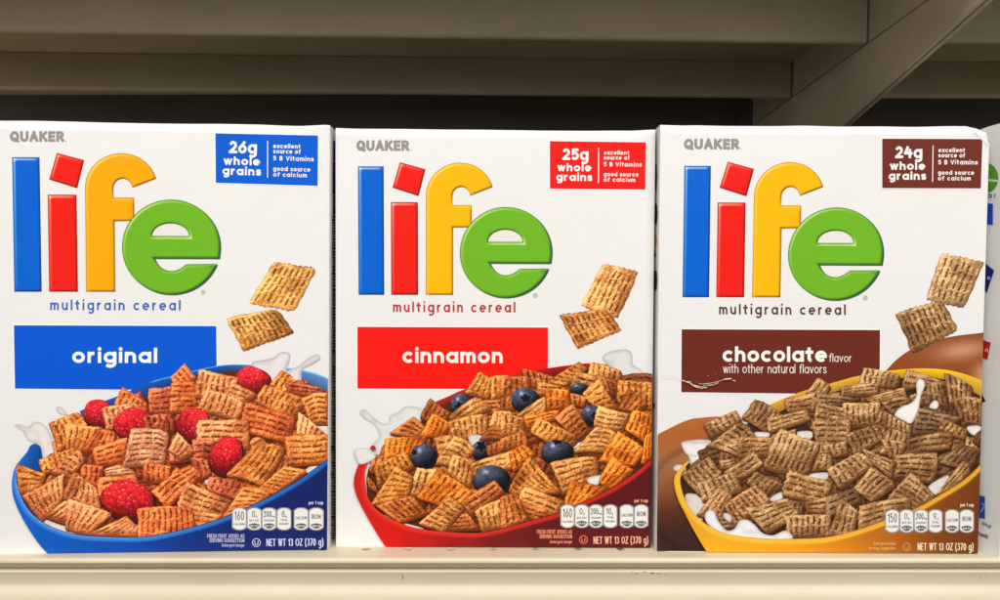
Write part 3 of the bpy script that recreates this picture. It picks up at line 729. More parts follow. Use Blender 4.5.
sp_ = [(A1, [705, 195, 860, 300, 850, 400, 650, 310], 'v', 'o'), (A1, [240, 425, 430, 350, 490, 430, 310, 600], 'v', 'y'), ('r', A1, 555, 362, 95, 84, .3),
 (A1, [575, 325, 800, 295, 860, 440, 600, 460], 'v', 't'), ('r', A1, 778, 432, 126, 103, .1),
 (B1, [-135, 210, 30, 190, 20, 370, -130, 360], 'h', 'b'), (B1, [0, 140, 95, 50, 165, 140, 60, 230], 'v', 'o'), (B1, [10, 170, 160, 160, 165, 262, 0, 255], 'h', 'o'),
 (B1, [0, 262, 165, 256, 175, 345, 0, 360], 'h', 'o'), (B1, [-170, 380, 20, 360, 30, 480, -150, 470], 'v', 'b'),
 ('r', B1, 520, 150, 105, 80, .2), (B1, [180, 85, 425, 140, 400, 265, 150, 262], 'v', 't'), (B1, [400, 170, 545, 240, 470, 300, 340, 245], 'h', 't'),
 (B1, [230, 205, 470, 290, 420, 405, 160, 340], 'v', 't'), (B1, [700, 90, 790, 150, 760, 260, 620, 185], 'v', 'y'), (B1, [715, 155, 965, 205, 965, 262, 740, 245], 'h', 'b'),
 (B1, [590, 180, 855, 270, 780, 405, 530, 290], 'v', 'y'), (B1, [820, 265, 985, 225, 1000, 430, 880, 435], 'h', 'y'),
 (B1, [470, 290, 790, 385, 735, 545, 435, 470], 'h', 'o'), (B1, [805, 350, 990, 500, 960, 530, 790, 500], 'v', 't'),
 (A1, [880, 450, 930, 400, 1000, 400, 990, 480], 'h', 'b'), ('r', B1, 145, 435, 105, 108, .9), (B1, [175, 405, 495, 400, 500, 582, 165, 590], 'h', 't'),
 (D1, [715, -60, 1000, -70, 1000, 110, 740, 125], 'h', 'y'), (A1, [350, 425, 590, 450, 500, 610, 350, 610], 'v', 'y'), (A1, [560, 455, 670, 480, 650, 590, 440, 600], 'v', 'o'),
 (C1, [515, 20, 740, -55, 710, 112, 540, 128], 'h', 'o'), (D1, [0, 20, 140, 0, 130, 90, 0, 110], 'v', 'b'), (D1, [140, -40, 290, -30, 260, 80, 150, 80], 'h', 'b'),
 (D1, [120, 70, 255, 90, 255, 180, 190, 230], 'v', 'b'), (B1, [50, 475, 160, 600, 70, 650, -10, 590], 'v', 't'), (C1, [760, -115, 1000, -90, 965, 120, 705, 132], 'h', 'l'),
 (C1, [840, 100, 1010, 130, 995, 215, 830, 240], 'v', 'o'), (C1, [450, 115, 590, 130, 560, 270, 440, 210], 'v', 'o'), (C1, [590, 150, 690, 115, 800, 172, 600, 195], 'h', 'l'),
 (C1, [550, 200, 790, 180, 810, 240, 560, 350], 'h', 'o'), ('r', D1, 352, 65, 100, 125, .5),
 (D1, [545, -15, 740, 5, 585, 250, 355, 180], 'v', 'y'), (D1, [250, 190, 560, 255, 480, 360, 235, 275], 'v', 'b'), (D1, [715, 128, 865, 155, 650, 305, 550, 268], 'h', 'y'),
 (C1, [180, 92, 400, 12, 430, 80, 215, 180], 'v', 'y'), (C1, [250, 168, 435, 18, 470, 90, 390, 200], 'v', 't'), (C1, [40, 108, 230, 180, 200, 250, 60, 312], 'h', 'y'),
 (C1, [75, 315, 340, 175, 335, 330, 200, 475], 'v', 't'), (C1, [220, 440, 380, 318, 400, 430, 350, 485], 'h', 't'), (C1, [400, 155, 550, 270, 570, 392, 320, 330], 'v', 't'),
 ('r', C1, 742, 342, 168, 122, .25), (C1, [370, 328, 645, 420, 490, 555, 345, 522], 'v', 't'), (D1, [-115, 280, 130, 108, 200, 190, -20, 395], 'h', 'o'),
 (C1, [480, 555, 735, 438, 805, 500, 800, 565], 'h', 't'), (D1, [100, 222, 400, 345, 300, 480, 40, 395], 'h', 't'), (D1, [120, 400, 330, 430, 250, 520, 100, 540], 'h', 't'),
 (C1, [800, 385, 1140, 382, 1160, 560, 800, 572], 'v', 'o'), (D1, [465, 243, 645, 300, 480, 400, 330, 450], 'h', 'y')]
def lay_food(b, parent, items, TN, berry):
    for q in items:
        if q[0] == 'r':
            _, T, cx, cy, rx, ry, rot = q; (px, py), = T([cx, cy]); raspberry(b, px, py, rx/6.25, ry/6.25, parent, rot, seed=int(px) % 97)
        elif q[0] == 'b':
            _, T, cx, cy, rx, ry, cr = q; (px, py), = T([cx, cy]); blueberry(b, px, py, rx/6.25, ry/6.25, parent, cr, seed=int(px) % 97)
        elif q[0] == 'm':
            _, T, pts = q; milk(b, T(pts), parent, (236, 230, 226), (190, 178, 170), 2.0)
        else:
            T, c, d, t = q; cereal(b, T(c), d, TN[t], parent, seed=None)
milk(b1, C1([195, 455, 300, 490, 400, 520, 520, 560, 480, 590, 300, 560, 150, 500]), bp1, (236, 226, 216), (200, 180, 160), 2)
milk(b1, B1([880, 430, 1000, 440, 1000, 520, 900, 500]), bp1, (236, 226, 216), (200, 180, 160), 2)
milk(b1, D1([850, 150, 930, 110, 930, 150, 850, 200]), bp1, (236, 226, 216), (200, 180, 160), 2)
milk(b1, D1([190, 190, 250, 175, 240, 250]), bp1, (236, 216, 206), (200, 170, 150), 2)
lay_food(b1, bp1, sp_, TN1, 'r')
body1 = lambda x, y: lerpc(x+.35*(y-520), [(0, (26, 104, 205)), (60, (16, 88, 190)), (140, (14, 70, 165)), (205, (20, 48, 125)), (260, (24, 38, 104)), (340, (24, 36, 96))])
bowl_front(b1, bp1, [(17.2, 468), (17.6, 482), (21.5, 495), (29.5, 509), (42, 520.5), (62, 530), (87, 535), (138, 536.5), (170, 532), (218, 519), (260, 501), (298, 480), (331, 456.5)],
    [(50, 554.5), (38, 541), (24, 519), (15, 499), (12.8, 484), (14.6, 470)], body1, lambda x, y: lerpc(x, [(0, (60, 140, 225)), (150, (50, 130, 222)), (330, (24, 110, 215))]), lambda x, y: lerpc(x, [(0, (150, 195, 240)), (120, (120, 180, 238)), (330, (60, 140, 225))]), 5, [(331, 554.5)])
facts(b1, 233.0, 323.6, 507.4, 529.2, ['160', '0g', '200mg', '8g', '', ''])
bottom_text(b1, dict(fresh=(207.8, 245, 537.2, 210, 541.6, 222.5, 545.9), u=(256.9, 541.8), ucol=(190, 195, 225), net=(266.9, 323.9, 545.4, 544.9), ncol=(200, 208, 236), per=(309, 323.6, 503.8)), (178, 178, 216))

# ================================================================== carton 2: red banner
b2 = Box([(335.3, 127.0), (655.6, 129.4), (650.8, 547.6), (335.8, 546.4)], 'white cereal box with a red cinnamon banner above blueberries in a red bowl')
b2.kind = 1; carton(b2)
TN2 = dict(t=(218, 140, 72), o=(232, 122, 36), b=(188, 100, 46), y=(212, 128, 54), l=(228, 156, 86), d=(160, 86, 40))
A2, B2, C2, D2 = tile(350, 355), tile(500, 355), tile(350, 445), tile(500, 445)
common(b2, dict(brand=(356.4, 409.2, 151.1, 10.7), logo=(357.9, 193.6, 166.1, 128.8, .6, .4), tag=(393, 515.4, 312, 312.4, (186, 52, 44)),
    banner=((357.4, 326.8), (548, 327.4), (548, 389.4), (357.4, 388.6)), ink=(247, 24, 14), ink2=(236, 28, 22),
    btext=[('cinnamon', 402.4, 362.8, 502.6, 363.0, 11.2, 3.2, (252, 240, 232), .2)],
    badge=((549.8, 141.2), (645.9, 142.4), (645.4, 189.8), (549.8, 188.8)), num='25g', bs=.95))
cereal(b2, [(602.8, 263.5), (639.4, 271), (618, 318.5), (580, 306)], 'v', TN2['l'], b2.root, shadow=False, bendk=0, seed=31)
cereal(b2, [(558.8, 314.5), (606, 309), (622.4, 330), (577.5, 349.5)], 'v', TN2['t'], b2.root, shadow=False, bendk=.02, seed=37)
bp2 = bowl(b2, None, None,
    [(430, 405), (437, 401), (450, 395.5), (465, 389), (517, 373.5), (572, 364.8), (600, 363.5), (638, 371), (653, 376.5)],
    [(432, 412), (440, 407), (452, 402), (467, 397), (518, 382), (572, 373), (600, 372), (638, 381), (653, 387)],
    dict(gap=(84, 42, 16), back=lambda s, t: np.array(lerpc(s, [(0, (190, 40, 32)), (.35, (200, 40, 38)), (.6, (178, 20, 22)), (1, (222, 28, 24))]))*(1.05-.4*t)),
    None, [(372, 462), (406, 434), (440, 406), (467, 396), (518, 381), (600, 370), (638, 379), (652, 385), (652, 458), (600, 500), (510, 532), (420, 532), (378, 515), (367, 490)])
milk(b2, A2([60, 360, 85, 338, 130, 368, 180, 415, 235, 425, 250, 380, 300, 355, 350, 320, 440, 328, 470, 380, 300, 520, 240, 640, 170, 640, 140, 560, 185, 510, 150, 435, 90, 400]), b2.root, (230, 227, 222), (198, 196, 190), 5)
milk(b2, B2([640, 20, 690, -25, 790, -35, 825, -5, 832, 60, 885, 95, 870, 170, 760, 180, 700, 90]), b2.root, (224, 223, 219), (188, 188, 186), 5)
scatter(b2, bp2, 395, 645, lambda x: np.interp(x, [375, 440, 520, 650], [460, 408, 385, 380]), lambda x: np.interp(x, [375, 420, 510, 590, 650], [500, 522, 522, 490, 452]), [TN2['b'], TN2['d'], TN2['y']], 60, .8)
milk(b2, C2([95, 265, 125, 380, 300, 470, 450, 515, 460, 545, 250, 510, 90, 400]), bp2, (240, 232, 218), (200, 186, 164), 2)
food2 = [(A2, [805, 100, 890, 150, 865, 275, 715, 235], 'v', 'y'), (A2, [880, 130, 1010, 128, 1010, 270, 878, 275], 'v', 'y'), (B2, [130, 78, 345, 135, 300, 235, 170, 185], 'v', 'b'),
 (B2, [490, 40, 545, 80, 410, 190, 295, 165], 'h', 'y'), (B2, [0, 135, 170, 130, 185, 215, 0, 275], 'v', 'b'), (B2, [560, 38, 762, 95, 740, 158, 548, 122], 'v', 't'),
 (B2, [470, 95, 620, 140, 570, 235, 438, 195], 'h', 't'), (B2, [600, 125, 735, 165, 745, 285, 640, 210], 'v', 'd'), (B2, [735, 152, 955, 168, 950, 340, 728, 295], 'v', 'y'),
 ('b', A2, 692, 305, 66, 62, (-.1, .25, .42)), (A2, [500, 268, 625, 360, 600, 425, 430, 395], 'v', 'b'), (A2, [240, 490, 400, 380, 475, 450, 430, 515], 'v', 'b'),
 (A2, [515, 358, 625, 420, 590, 505, 435, 505], 'v', 'o'), (A2, [760, 290, 1010, 268, 1005, 350, 800, 375], 'h', 'b'), (A2, [610, 385, 785, 252, 880, 330, 690, 425], 'h', 't'),
 ('b', B2, 492, 206, 58, 32, None), (B2, [235, 163, 385, 190, 300, 245, 228, 245], 'h', 'y'), (B2, [0, 265, 90, 255, 90, 340, 0, 350], 'v', 'b'), ('b', B2, 157, 277, 87, 75, (.05, -.1, .32)),
 (B2, [610, 150, 742, 332, 620, 345, 508, 240], 'v', 'y'), (B2, [430, 230, 540, 262, 520, 320, 440, 315], 'v', 'b'), (B2, [280, 205, 432, 215, 440, 335, 283, 352], 'v', 'o'),
 (B2, [800, 200, 925, 300, 865, 355, 738, 335], 'v', 'b'), ('b', B2, 570, 372, 62, 62, (.3, .1, .35)), (B2, [100, 372, 282, 248, 282, 345, 150, 445], 'h', 't'),
 (A2, [603, 412, 862, 358, 858, 490, 650, 545], 'v', 't'), (A2, [900, 345, 1015, 350, 1015, 485, 865, 445], 'v', 't'), (A2, [220, 518, 485, 500, 430, 610, 215, 640], 'v', 'o'),
 ('m', A2, [740, 505, 820, 500, 830, 560, 770, 570]), (A2, [520, 510, 640, 498, 690, 580, 560, 640], 'h', 't'), (A2, [890, 428, 1012, 480, 960, 520, 805, 525], 'h', 'b'), (B2, [0, 360, 155, 390, 150, 485, 0, 510], 'v', 't'),
 (B2, [140, 380, 375, 338, 345, 395, 170, 465], 'h', 'o'), (B2, [610, 313, 812, 368, 760, 475, 578, 442], 'h', 'l'), ('m', B2, [460, 530, 530, 520, 520, 570, 460, 580]), (B2, [455, 298, 572, 482, 485, 535, 338, 390], 'v', 'b'),
 (B2, [830, 338, 955, 372, 935, 565, 778, 462], 'v', 'o'), ('b', C2, 820, 30, 60, 60, (.0, -.4, .5)), (C2, [660, -70, 792, 20, 660, 140, 523, 112], 'h', 't'), ('b', C2, 460, 68, 80, 78, (-.72, -.3, .24)),
 (A2, [850, 568, 1012, 498, 1010, 600, 860, 628], 'v', 'b'), (B2, [235, 385, 495, 512, 405, 610, 185, 475], 'v', 'y'), (B2, [0, 520, 160, 468, 175, 565, 0, 600], 'v', 'b'),
 (B2, [600, 440, 735, 480, 670, 600, 455, 600], 'h', 't'), (D2, [740, -92, 905, 20, 840, 125, 605, 100], 'v', 'o'), (D2, [905, -60, 950, -90, 950, 80, 878, 115], 'v', 'o'),
 ('b', D2, 357, 40, 98, 76, (.0, -.9, .3)), (C2, [140, 48, 250, 80, 190, 175, 120, 165], 'v', 'b'), (C2, [150, 122, 352, 38, 402, 130, 172, 265], 'v', 'y'), (C2, [108, 190, 160, 240, 175, 290, 115, 265], 'v', 'b'),
 (C2, [640, 55, 782, 90, 752, 265, 605, 170], 'v', 't'), (C2, [415, 138, 545, 150, 470, 305, 360, 315], 'v', 'l'), (C2, [750, 110, 1005, 32, 1005, 145, 770, 195], 'h', 't'), ('b', C2, 886, 212, 115, 88, None),
 (C2, [285, 128, 398, 190, 365, 325, 127, 372], 'h', 'y'), (C2, [550, 148, 775, 290, 640, 410, 418, 322], 'v', 'o'), (C2, [158, 372, 392, 308, 485, 425, 310, 485], 'v', 'b'),
 (C2, [690, 350, 905, 213, 968, 295, 760, 445], 'h', 'b'), (C2, [690, 430, 735, 420, 815, 520, 560, 535], 'h', 'b'), (C2, [630, 308, 725, 385, 585, 535, 428, 487], 'h', 't'),
 (D2, [50, 40, 150, -10, 225, 50, 80, 165], 'v', 'o'), (D2, [180, 52, 378, 290, 200, 315, 38, 288], 'h', 'y'), (D2, [312, 102, 612, 58, 600, 210, 390, 298], 'h', 't'), ('m', D2, [545, 205, 640, 185, 610, 245, 560, 240]),
 (D2, [700, 68, 835, 150, 700, 275, 605, 225], 'v', 'o'), (D2, [150, 255, 405, 345, 350, 450, 105, 335], 'h', 't'), (D2, [110, 335, 360, 430, 250, 470, 150, 450], 'h', 'b'), (D2, [430, 213, 685, 262, 520, 380, 398, 372], 'v', 'o'),
 (C2, [780, 402, 1000, 310, 1010, 500, 820, 530], 'v', 't'), (D2, [0, 320, 110, 293, 185, 475, 0, 515], 'v', 'b')]
lay_food(b2, bp2, food2, TN2, 'b')
body2 = lambda x, y: lerpc(x+.3*(y-520), [(350, (206, 34, 24)), (400, (206, 26, 18)), (440, (168, 26, 22)), (500, (112, 28, 26)), (560, (92, 26, 28)), (655, (92, 26, 30))])
bowl_front(b2, bp2, [(371, 456), (365.5, 470), (365.5, 484), (370, 500), (382, 513), (402, 523), (422, 528.5), (462, 532), (490, 530.5), (532, 519.5), (561, 511), (586, 499.5), (612, 487), (636, 471), (653, 456)],
    [(388.5, 549), (381, 539), (364, 510), (355.5, 491), (354.5, 477), (361, 459), (366, 455)], body2, lambda x, y: lerpc(x, [(355, (222, 44, 32)), (500, (214, 38, 28)), (655, (222, 40, 30))]), lambda x, y: lerpc(x, [(355, (232, 80, 62)), (655, (232, 62, 46))]), 5, [(653, 549)])
milk(b2, A2([30, 590, 80, 575, 130, 590, 160, 640, 70, 680, 40, 640]), bp2, (234, 231, 226), (204, 202, 197), 3)
sp = Soup(b2); X, Y, x, y, f = disc(373.3, 447.4, 2.9, 2.3, .1, 6, 18, .12); sp.put(np.stack([x.ravel(), y.ravel()], 1), f, (176, 44, 36)); sp.build('red_drop', bp2)
facts(b2, 560.8, 647.6, 504.2, 526.8, ['160', '0g', '200mg', '10g', '', ''])
bottom_text(b2, dict(fresh=(536.8, 572, 532.9, 539.5, 537.6, 550, 542.4), u=(583.2, 538.8), ucol=(226, 120, 90), net=(593.2, 648, 543.0, 542.8), ncol=(244, 176, 140), per=(634, 647.6, 501.7)), (232, 138, 106))

# ================================================================== carton 3: brown banner
b3 = Box([(660.5, 124.0), (990.6, 125.0), (977.2, 553.4), (656.4, 551.4)], 'white cereal box with a brown chocolate banner, yellow bowl and crumpled upper corner')
b3.kind = 2; carton(b3, True)
TN3 = dict(t=(176, 130, 84), o=(176, 122, 76), b=(156, 112, 71), y=(178, 131, 80), l=(188, 145, 96), d=(126, 90, 58))
A3, B3, C3, D3 = tile(670, 355), tile(825, 355), tile(670, 445), tile(825, 445)
BR = (108, 42, 30)
# plate first, then banner on top of it
sp = Soup(b3)
pl = smoothloop([(650, 438), (664, 431), (686, 420.5), (702, 417.5), (725, 417), (745, 425), (760, 470)], 5, False)
P = np.concatenate([pl, np.array([(760, 556), (650, 556)])])
def plc(x, y):
    c = lerpc(y+.15*(x-657), [(415, (188, 108, 52)), (440, (176, 98, 46)), (465, (168, 112, 72)), (490, (140, 84, 50)), (515, (88, 48, 32)), (535, (66, 38, 30)), (556, (52, 32, 28))])
    ring = np.exp(-((np.hypot((x-735)/1.45, (y-500))-62)/3.2)**2)*.35; return c*(1-ring[:, None]*.55)
v, f, c = fill(P, 3.5, plc); sp.put(v, f, c); sp.build('plate_picture'); sp = Soup(b3)
P = np.concatenate([smoothloop([(880, 376), (887, 369.5), (896, 360), (910, 350), (930, 341.5), (955, 336), (985, 332.5)], 5, False), np.array([(985, 400), (880, 400)])])
def plr(x, y):
    c = lerpc(y-.1*(x-900), [(325, (134, 72, 40)), (345, (150, 78, 40)), (370, (144, 72, 36)), (400, (126, 64, 32))])
    w = np.exp(-(((x-962)/26)**2+((y-350+.12*(x-962))/9)**2))*.75; c = c*(1-w[:, None])+np.array([214, 168, 138])*w[:, None]
    w = sstep(965, 985, x)*sstep(358, 372, y)*.7; return c*(1-w[:, None])+np.array([216, 176, 146])*w[:, None]
v, f, c = fill(P, 3, plr); sp.put(v, f, c); sp.build('plate_picture')
common(b3, dict(brand=(684, 739.2, 149.6, 10.4), logo=(684.2, 200.3, 165.7, 131.6, -1.8, .3), tag=(719, 845.7, 314.3, 314.9, (92, 50, 42)),
    banner=((681.6, 329.2), (880, 330), (879.6, 394.6), (681.2, 392.2)), ink=BR, ink2=(112, 46, 36),
    btext=[('chocolate', 722.6, 361.7, 826.8, 361.9, 11.3, 3.2, (250, 246, 240), .2), ('flavor', 829, 361.8, 851.6, 361.9, 5.9, .82, (238, 226, 216), .3), ('with other natural flavors', 723, 373.0, 826.4, 373.3, 6.4, .82, (240, 230, 220), .3)],
    badge=((882.0, 138.8), (982.4, 139.2), (980.8, 188.6), (882, 188.3)), num='24g', bs=.98))
cereal(b3, [(941, 252.8), (984, 262), (964, 308.5), (925.6, 300)], 'v', TN3['l'], b3.root, shadow=False, bendk=0, seed=61)
cereal(b3, [(895, 313.6), (941.5, 299.5), (958.5, 330.5), (912.5, 353.5)], 'v', TN3['l'], b3.root, shadow=False, bendk=.02, seed=67, dark=.92)
bp3 = bowl(b3, None, None,
    [(762, 408), (768, 405), (774, 402.5), (800, 392), (829, 383.8), (860, 375.4), (902, 369.2), (937, 368.8), (961, 373), (984, 381)],
    [(764, 416), (769, 415), (776, 413), (801, 402), (830, 393), (861, 384), (902, 378), (936, 378), (958, 384), (984, 398)],
    dict(gap=(62, 42, 26), back=lambda s, t: np.array(lerpc(s, [(0, (226, 160, 40)), (.4, (232, 176, 60)), (.6, (240, 182, 30)), (.8, (250, 200, 30)), (1, (224, 176, 60))]))*(1.04-.28*t)),
    None, [(684, 468), (724, 438), (772, 411), (830, 391), (902, 375), (937, 375), (960, 381), (979, 392), (979, 464), (911, 514), (806, 540), (726, 538), (685, 510), (680, 485)])
milk(b3, C3([75, -20, 250, -30, 250, 70, 160, 120, 135, 150, 118, 80, 95, 30]), bp3, (238, 234, 230), (196, 186, 178))
milk(b3, A3([72, 562, 105, 540, 170, 543, 250, 545, 260, 620, 120, 630]), bp3, (240, 236, 232), (200, 188, 180))
sp = Soup(b3); X, Y, x, y, f = disc(679.6, 468, 6.4, 3.6, .05, 8, 24, .02); sp.put(np.stack([x.ravel(), y.ravel()], 1), f, lerpc((X**2+Y**2).ravel(), [(0, (236, 230, 226)), (1, (190, 180, 176))])); sp.build('milk_drop', bp3)
scatter(b3, bp3, 705, 970, lambda x: np.interp(x, [700, 770, 830, 980], [455, 415, 392, 385]), lambda x: np.interp(x, [690, 740, 820, 900, 975], [500, 525, 525, 505, 460]), [TN3['b'], TN3['d']], 48, .8)
milk(b3, C3([105, 300, 230, 340, 200, 470, 150, 460, 100, 380]), bp3, (222, 214, 206), (180, 166, 150), 2)
food3 = [(A3, [920, 138, 1005, 190, 965, 250, 845, 235], 'v', 'y'), (A3, [708, 270, 905, 235, 905, 345, 728, 358], 'h', 'o'), (B3, [240, 73, 470, 122, 440, 200, 205, 185], 'v', 't'), (B3, [95, 198, 335, 168, 325, 245, 98, 255], 'h', 't'),
 (B3, [510, 83, 730, 160, 640, 190, 465, 220], 'h', 'b'), (B3, [740, 103, 915, 182, 905, 265, 775, 300], 'v', 't'), (B3, [240, 270, 490, 198, 505, 250, 300, 300], 'h', 'y'), (B3, [345, 292, 505, 245, 545, 325, 420, 372], 'h', 'b'),
 (B3, [520, 250, 640, 215, 640, 300, 560, 320], 'h', 'b'), (B3, [635, 182, 725, 165, 780, 335, 615, 300], 'v', 'b'), (B3, [790, 263, 980, 263, 980, 445, 850, 435], 'v', 'b'), ('m', B3, [880, 450, 960, 440, 970, 480, 920, 500]),
 (A3, [530, 268, 705, 362, 605, 490, 448, 388], 'v', 'b'), (A3, [205, 432, 410, 343, 445, 400, 260, 530], 'v', 't'), ('m', A3, [530, 480, 620, 485, 600, 520, 540, 510]), ('m', A3, [790, 480, 880, 475, 880, 520, 810, 520]), (A3, [603, 390, 852, 338, 875, 402, 610, 485], 'h', 'y'), (A3, [895, 262, 1060, 225, 1090, 380, 935, 370], 'v', 'o'),
 (A3, [870, 452, 960, 338, 1010, 400, 940, 510], 'h', 't'), (A3, [640, 495, 785, 458, 785, 520, 620, 530], 'h', 'b'), (B3, [-60, 232, 215, 270, 110, 312, -50, 332], 'h', 'd'), (B3, [-55, 290, 115, 330, 190, 440, -75, 425], 'h', 't'),
 (A3, [440, 403, 545, 512, 430, 630, 228, 565], 'h', 't'), (A3, [425, 508, 645, 510, 645, 620, 420, 650], 'h', 'o'), (B3, [105, 298, 342, 293, 342, 435, 118, 448], 'v', 't'), (B3, [-90, 408, 165, 400, 135, 565, -55, 580], 'h', 'b'),
 (B3, [340, 333, 535, 442, 530, 500, 308, 425], 'v', 't'), (B3, [570, 323, 855, 390, 720, 490, 532, 500], 'h', 'd'), (B3, [740, 398, 885, 462, 865, 525, 700, 465], 'v', 'y'), (B3, [935, 490, 980, 455, 980, 570, 925, 545], 'v', 'd'),
 (B3, [880, 500, 960, 590, 920, 640, 860, 600], 'v', 'b'), (B3, [115, 490, 350, 423, 395, 505, 180, 630], 'v', 'b'), (B3, [390, 445, 540, 505, 510, 630, 335, 610], 'v', 't'), (B3, [500, 520, 795, 468, 780, 575, 500, 625], 'h', 'b'),
 (B3, [-50, 570, 125, 535, 145, 620, -40, 650], 'v', 'b'), (D3, [840, -10, 975, 20, 905, 150, 700, 110], 'v', 'd'), (C3, [920, 48, 1010, 60, 1010, 145, 878, 162], 'v', 't'), ('m', C3, [870, 180, 980, 170, 970, 215, 890, 210]),
 (C3, [680, -112, 935, -10, 850, 185, 568, 142], 'v', 't'), (C3, [300, 95, 400, 83, 425, 125, 330, 155], 'h', 'b'), (C3, [60, 180, 240, 68, 325, 172, 180, 318], 'v', 'b'), (C3, [320, 172, 520, 38, 585, 112, 440, 210], 'h', 't'),
 (C3, [163, 235, 400, 163, 450, 280, 198, 350], 'v', 't'), (C3, [530, 160, 705, 240, 655, 335, 468, 235], 'v', 'b'), ('m', C3, [620, 330, 690, 290, 700, 330, 640, 350]), (C3, [300, 258, 392, 310, 300, 485, 163, 432], 'v', 'o'), (C3, [260, 440, 340, 440, 420, 510, 300, 525], 'h', 'd'),
 (C3, [328, 372, 530, 238, 630, 340, 400, 510], 'v', 'o'), (C3, [735, 152, 1012, 230, 965, 360, 688, 312], 'h', 'y'), (C3, [740, 340, 850, 350, 820, 430, 760, 430], 'v', 'd'), (C3, [458, 392, 738, 328, 805, 425, 600, 550], 'h', 't'),
 (C3, [838, 352, 1010, 308, 1010, 425, 850, 428], 'h', 'o'), (C3, [713, 435, 1000, 430, 1000, 575, 728, 565], 'v', 't'), (D3, [340, -45, 505, -20, 470, 65, 400, 85], 'v', 't'), (D3, [428, 58, 702, 42, 685, 235, 420, 205], 'h', 'b'),
 (D3, [3, 150, 210, 38, 320, 110, 88, 275], 'v', 't'), (D3, [213, 12, 445, 100, 405, 205, 300, 115], 'h', 't'), ('m', D3, [640, 255, 765, 185, 740, 260, 690, 310]), (D3, [0, 320, 190, 258, 230, 355, 0, 450], 'h', 'd'),
 (D3, [288, 128, 442, 240, 285, 350, 173, 265], 'v', 't'), (D3, [860, 83, 908, 150, 775, 280, 685, 308], 'v', 'y'), (D3, [530, 163, 685, 312, 560, 405, 375, 335], 'h', 'b'), (D3, [0, 428, 35, 430, 25, 560, 0, 570], 'v', 'b'),
 (D3, [95, 323, 203, 410, 170, 560, 12, 560], 'v', 't'), (D3, [208, 370, 528, 318, 520, 440, 198, 530], 'h', 't')]
lay_food(b3, bp3, food3, TN3, 'b')
milk(b3, B3([582, 147, 612, 158, 618, 195, 595, 250, 578, 340, 535, 425, 480, 405, 428, 372, 470, 322, 530, 298, 566, 250, 563, 180]), bp3, (244, 240, 234), (190, 178, 164), 2.5)
milk(b3, B3([645, 325, 665, 290, 690, 282, 705, 305, 690, 335]), bp3, (240, 236, 228), (196, 184, 170), 2)
milk(b3, C3([215, 430, 240, 400, 275, 412, 300, 470, 350, 528, 400, 518, 430, 470, 480, 463, 530, 498, 575, 545, 640, 560, 720, 530, 760, 585, 600, 605, 350, 580, 280, 530, 225, 480]), bp3, (240, 237, 236), (188, 182, 182), 3)
milk(b3, C3([328, 430, 350, 420, 380, 440, 378, 478, 345, 462]), bp3, (236, 230, 228), (180, 170, 168), 2)
body3 = lambda x, y: lerpc(x+.3*(y-520), [(675, (226, 160, 38)), (720, (236, 168, 36)), (800, (226, 152, 34)), (850, (206, 128, 30)), (900, (176, 98, 26)), (940, (136, 70, 24)), (985, (106, 54, 26))])
bowl_front(b3, bp3, [(689, 461), (681.5, 472), (680, 484), (687, 504), (702, 521), (726, 533), (766, 538), (806, 538), (830, 536), (857, 529), (884, 519.5), (911, 509.5), (937, 495), (962.6, 479), (982, 461)],
    [(709.5, 556), (700, 541), (687.6, 519), (678.5, 498), (677, 481), (684, 466), (688.5, 461)], body3, lambda x, y: lerpc(x, [(675, (250, 190, 60)), (985, (252, 190, 44))]), lambda x, y: lerpc(x, [(675, (252, 204, 92)), (985, (255, 208, 74))]), 5.5, [(982, 556)])
facts(b3, 884.8, 972.3, 509.2, 531.6, ['150', '0g', '200mg', '9g', '', ''])
bottom_text(b3, dict(enl=(894.6, 872.6, 544.0, 867.4, 548.7), u=(905.5, 546), ucol=(206, 150, 84), net=(916.4, 972.2, 549.4, 549.6), ncol=(240, 216, 178), per=(959, 972.6, 506)), (222, 172, 104))
# the scuff where the print has cracked off
sp = Soup(b3); sc = lambda q: [(650+q[i]/4.283, 320+q[i+1]/4.283) for i in range(0, len(q), 2)]
for q, w in (([45, 236, 80, 240, 110, 246, 140, 258, 175, 268], .3), ([135, 256, 160, 266, 178, 272], .8), ([175, 275, 205, 283, 240, 288], 1.0), ([180, 280, 210, 290, 225, 291], .7), ([210, 272, 250, 270, 290, 262, 320, 252, 345, 248], .55), ([225, 278, 262, 277, 290, 268], .6), ([318, 252, 345, 250], 1.3), ([352, 256, 362, 260], .8), ([245, 236, 248, 238], .5), ([278, 228, 281, 229], .4), ([197, 262, 201, 264], .4), ([150, 262, 172, 262], .45)):
    p = smoothloop(sc(q), 4, False) if len(q) > 4 else np.array(sc(q)); wv = w*(.35+.9*noise(np.arange(len(p))*.9+w*9, np.zeros(len(p)))); V, f = ribbon(p, wv*.5); sp.put(V, f, (232, 214, 202) if w > .35 else (206, 196, 188))
sp.build('scuff')

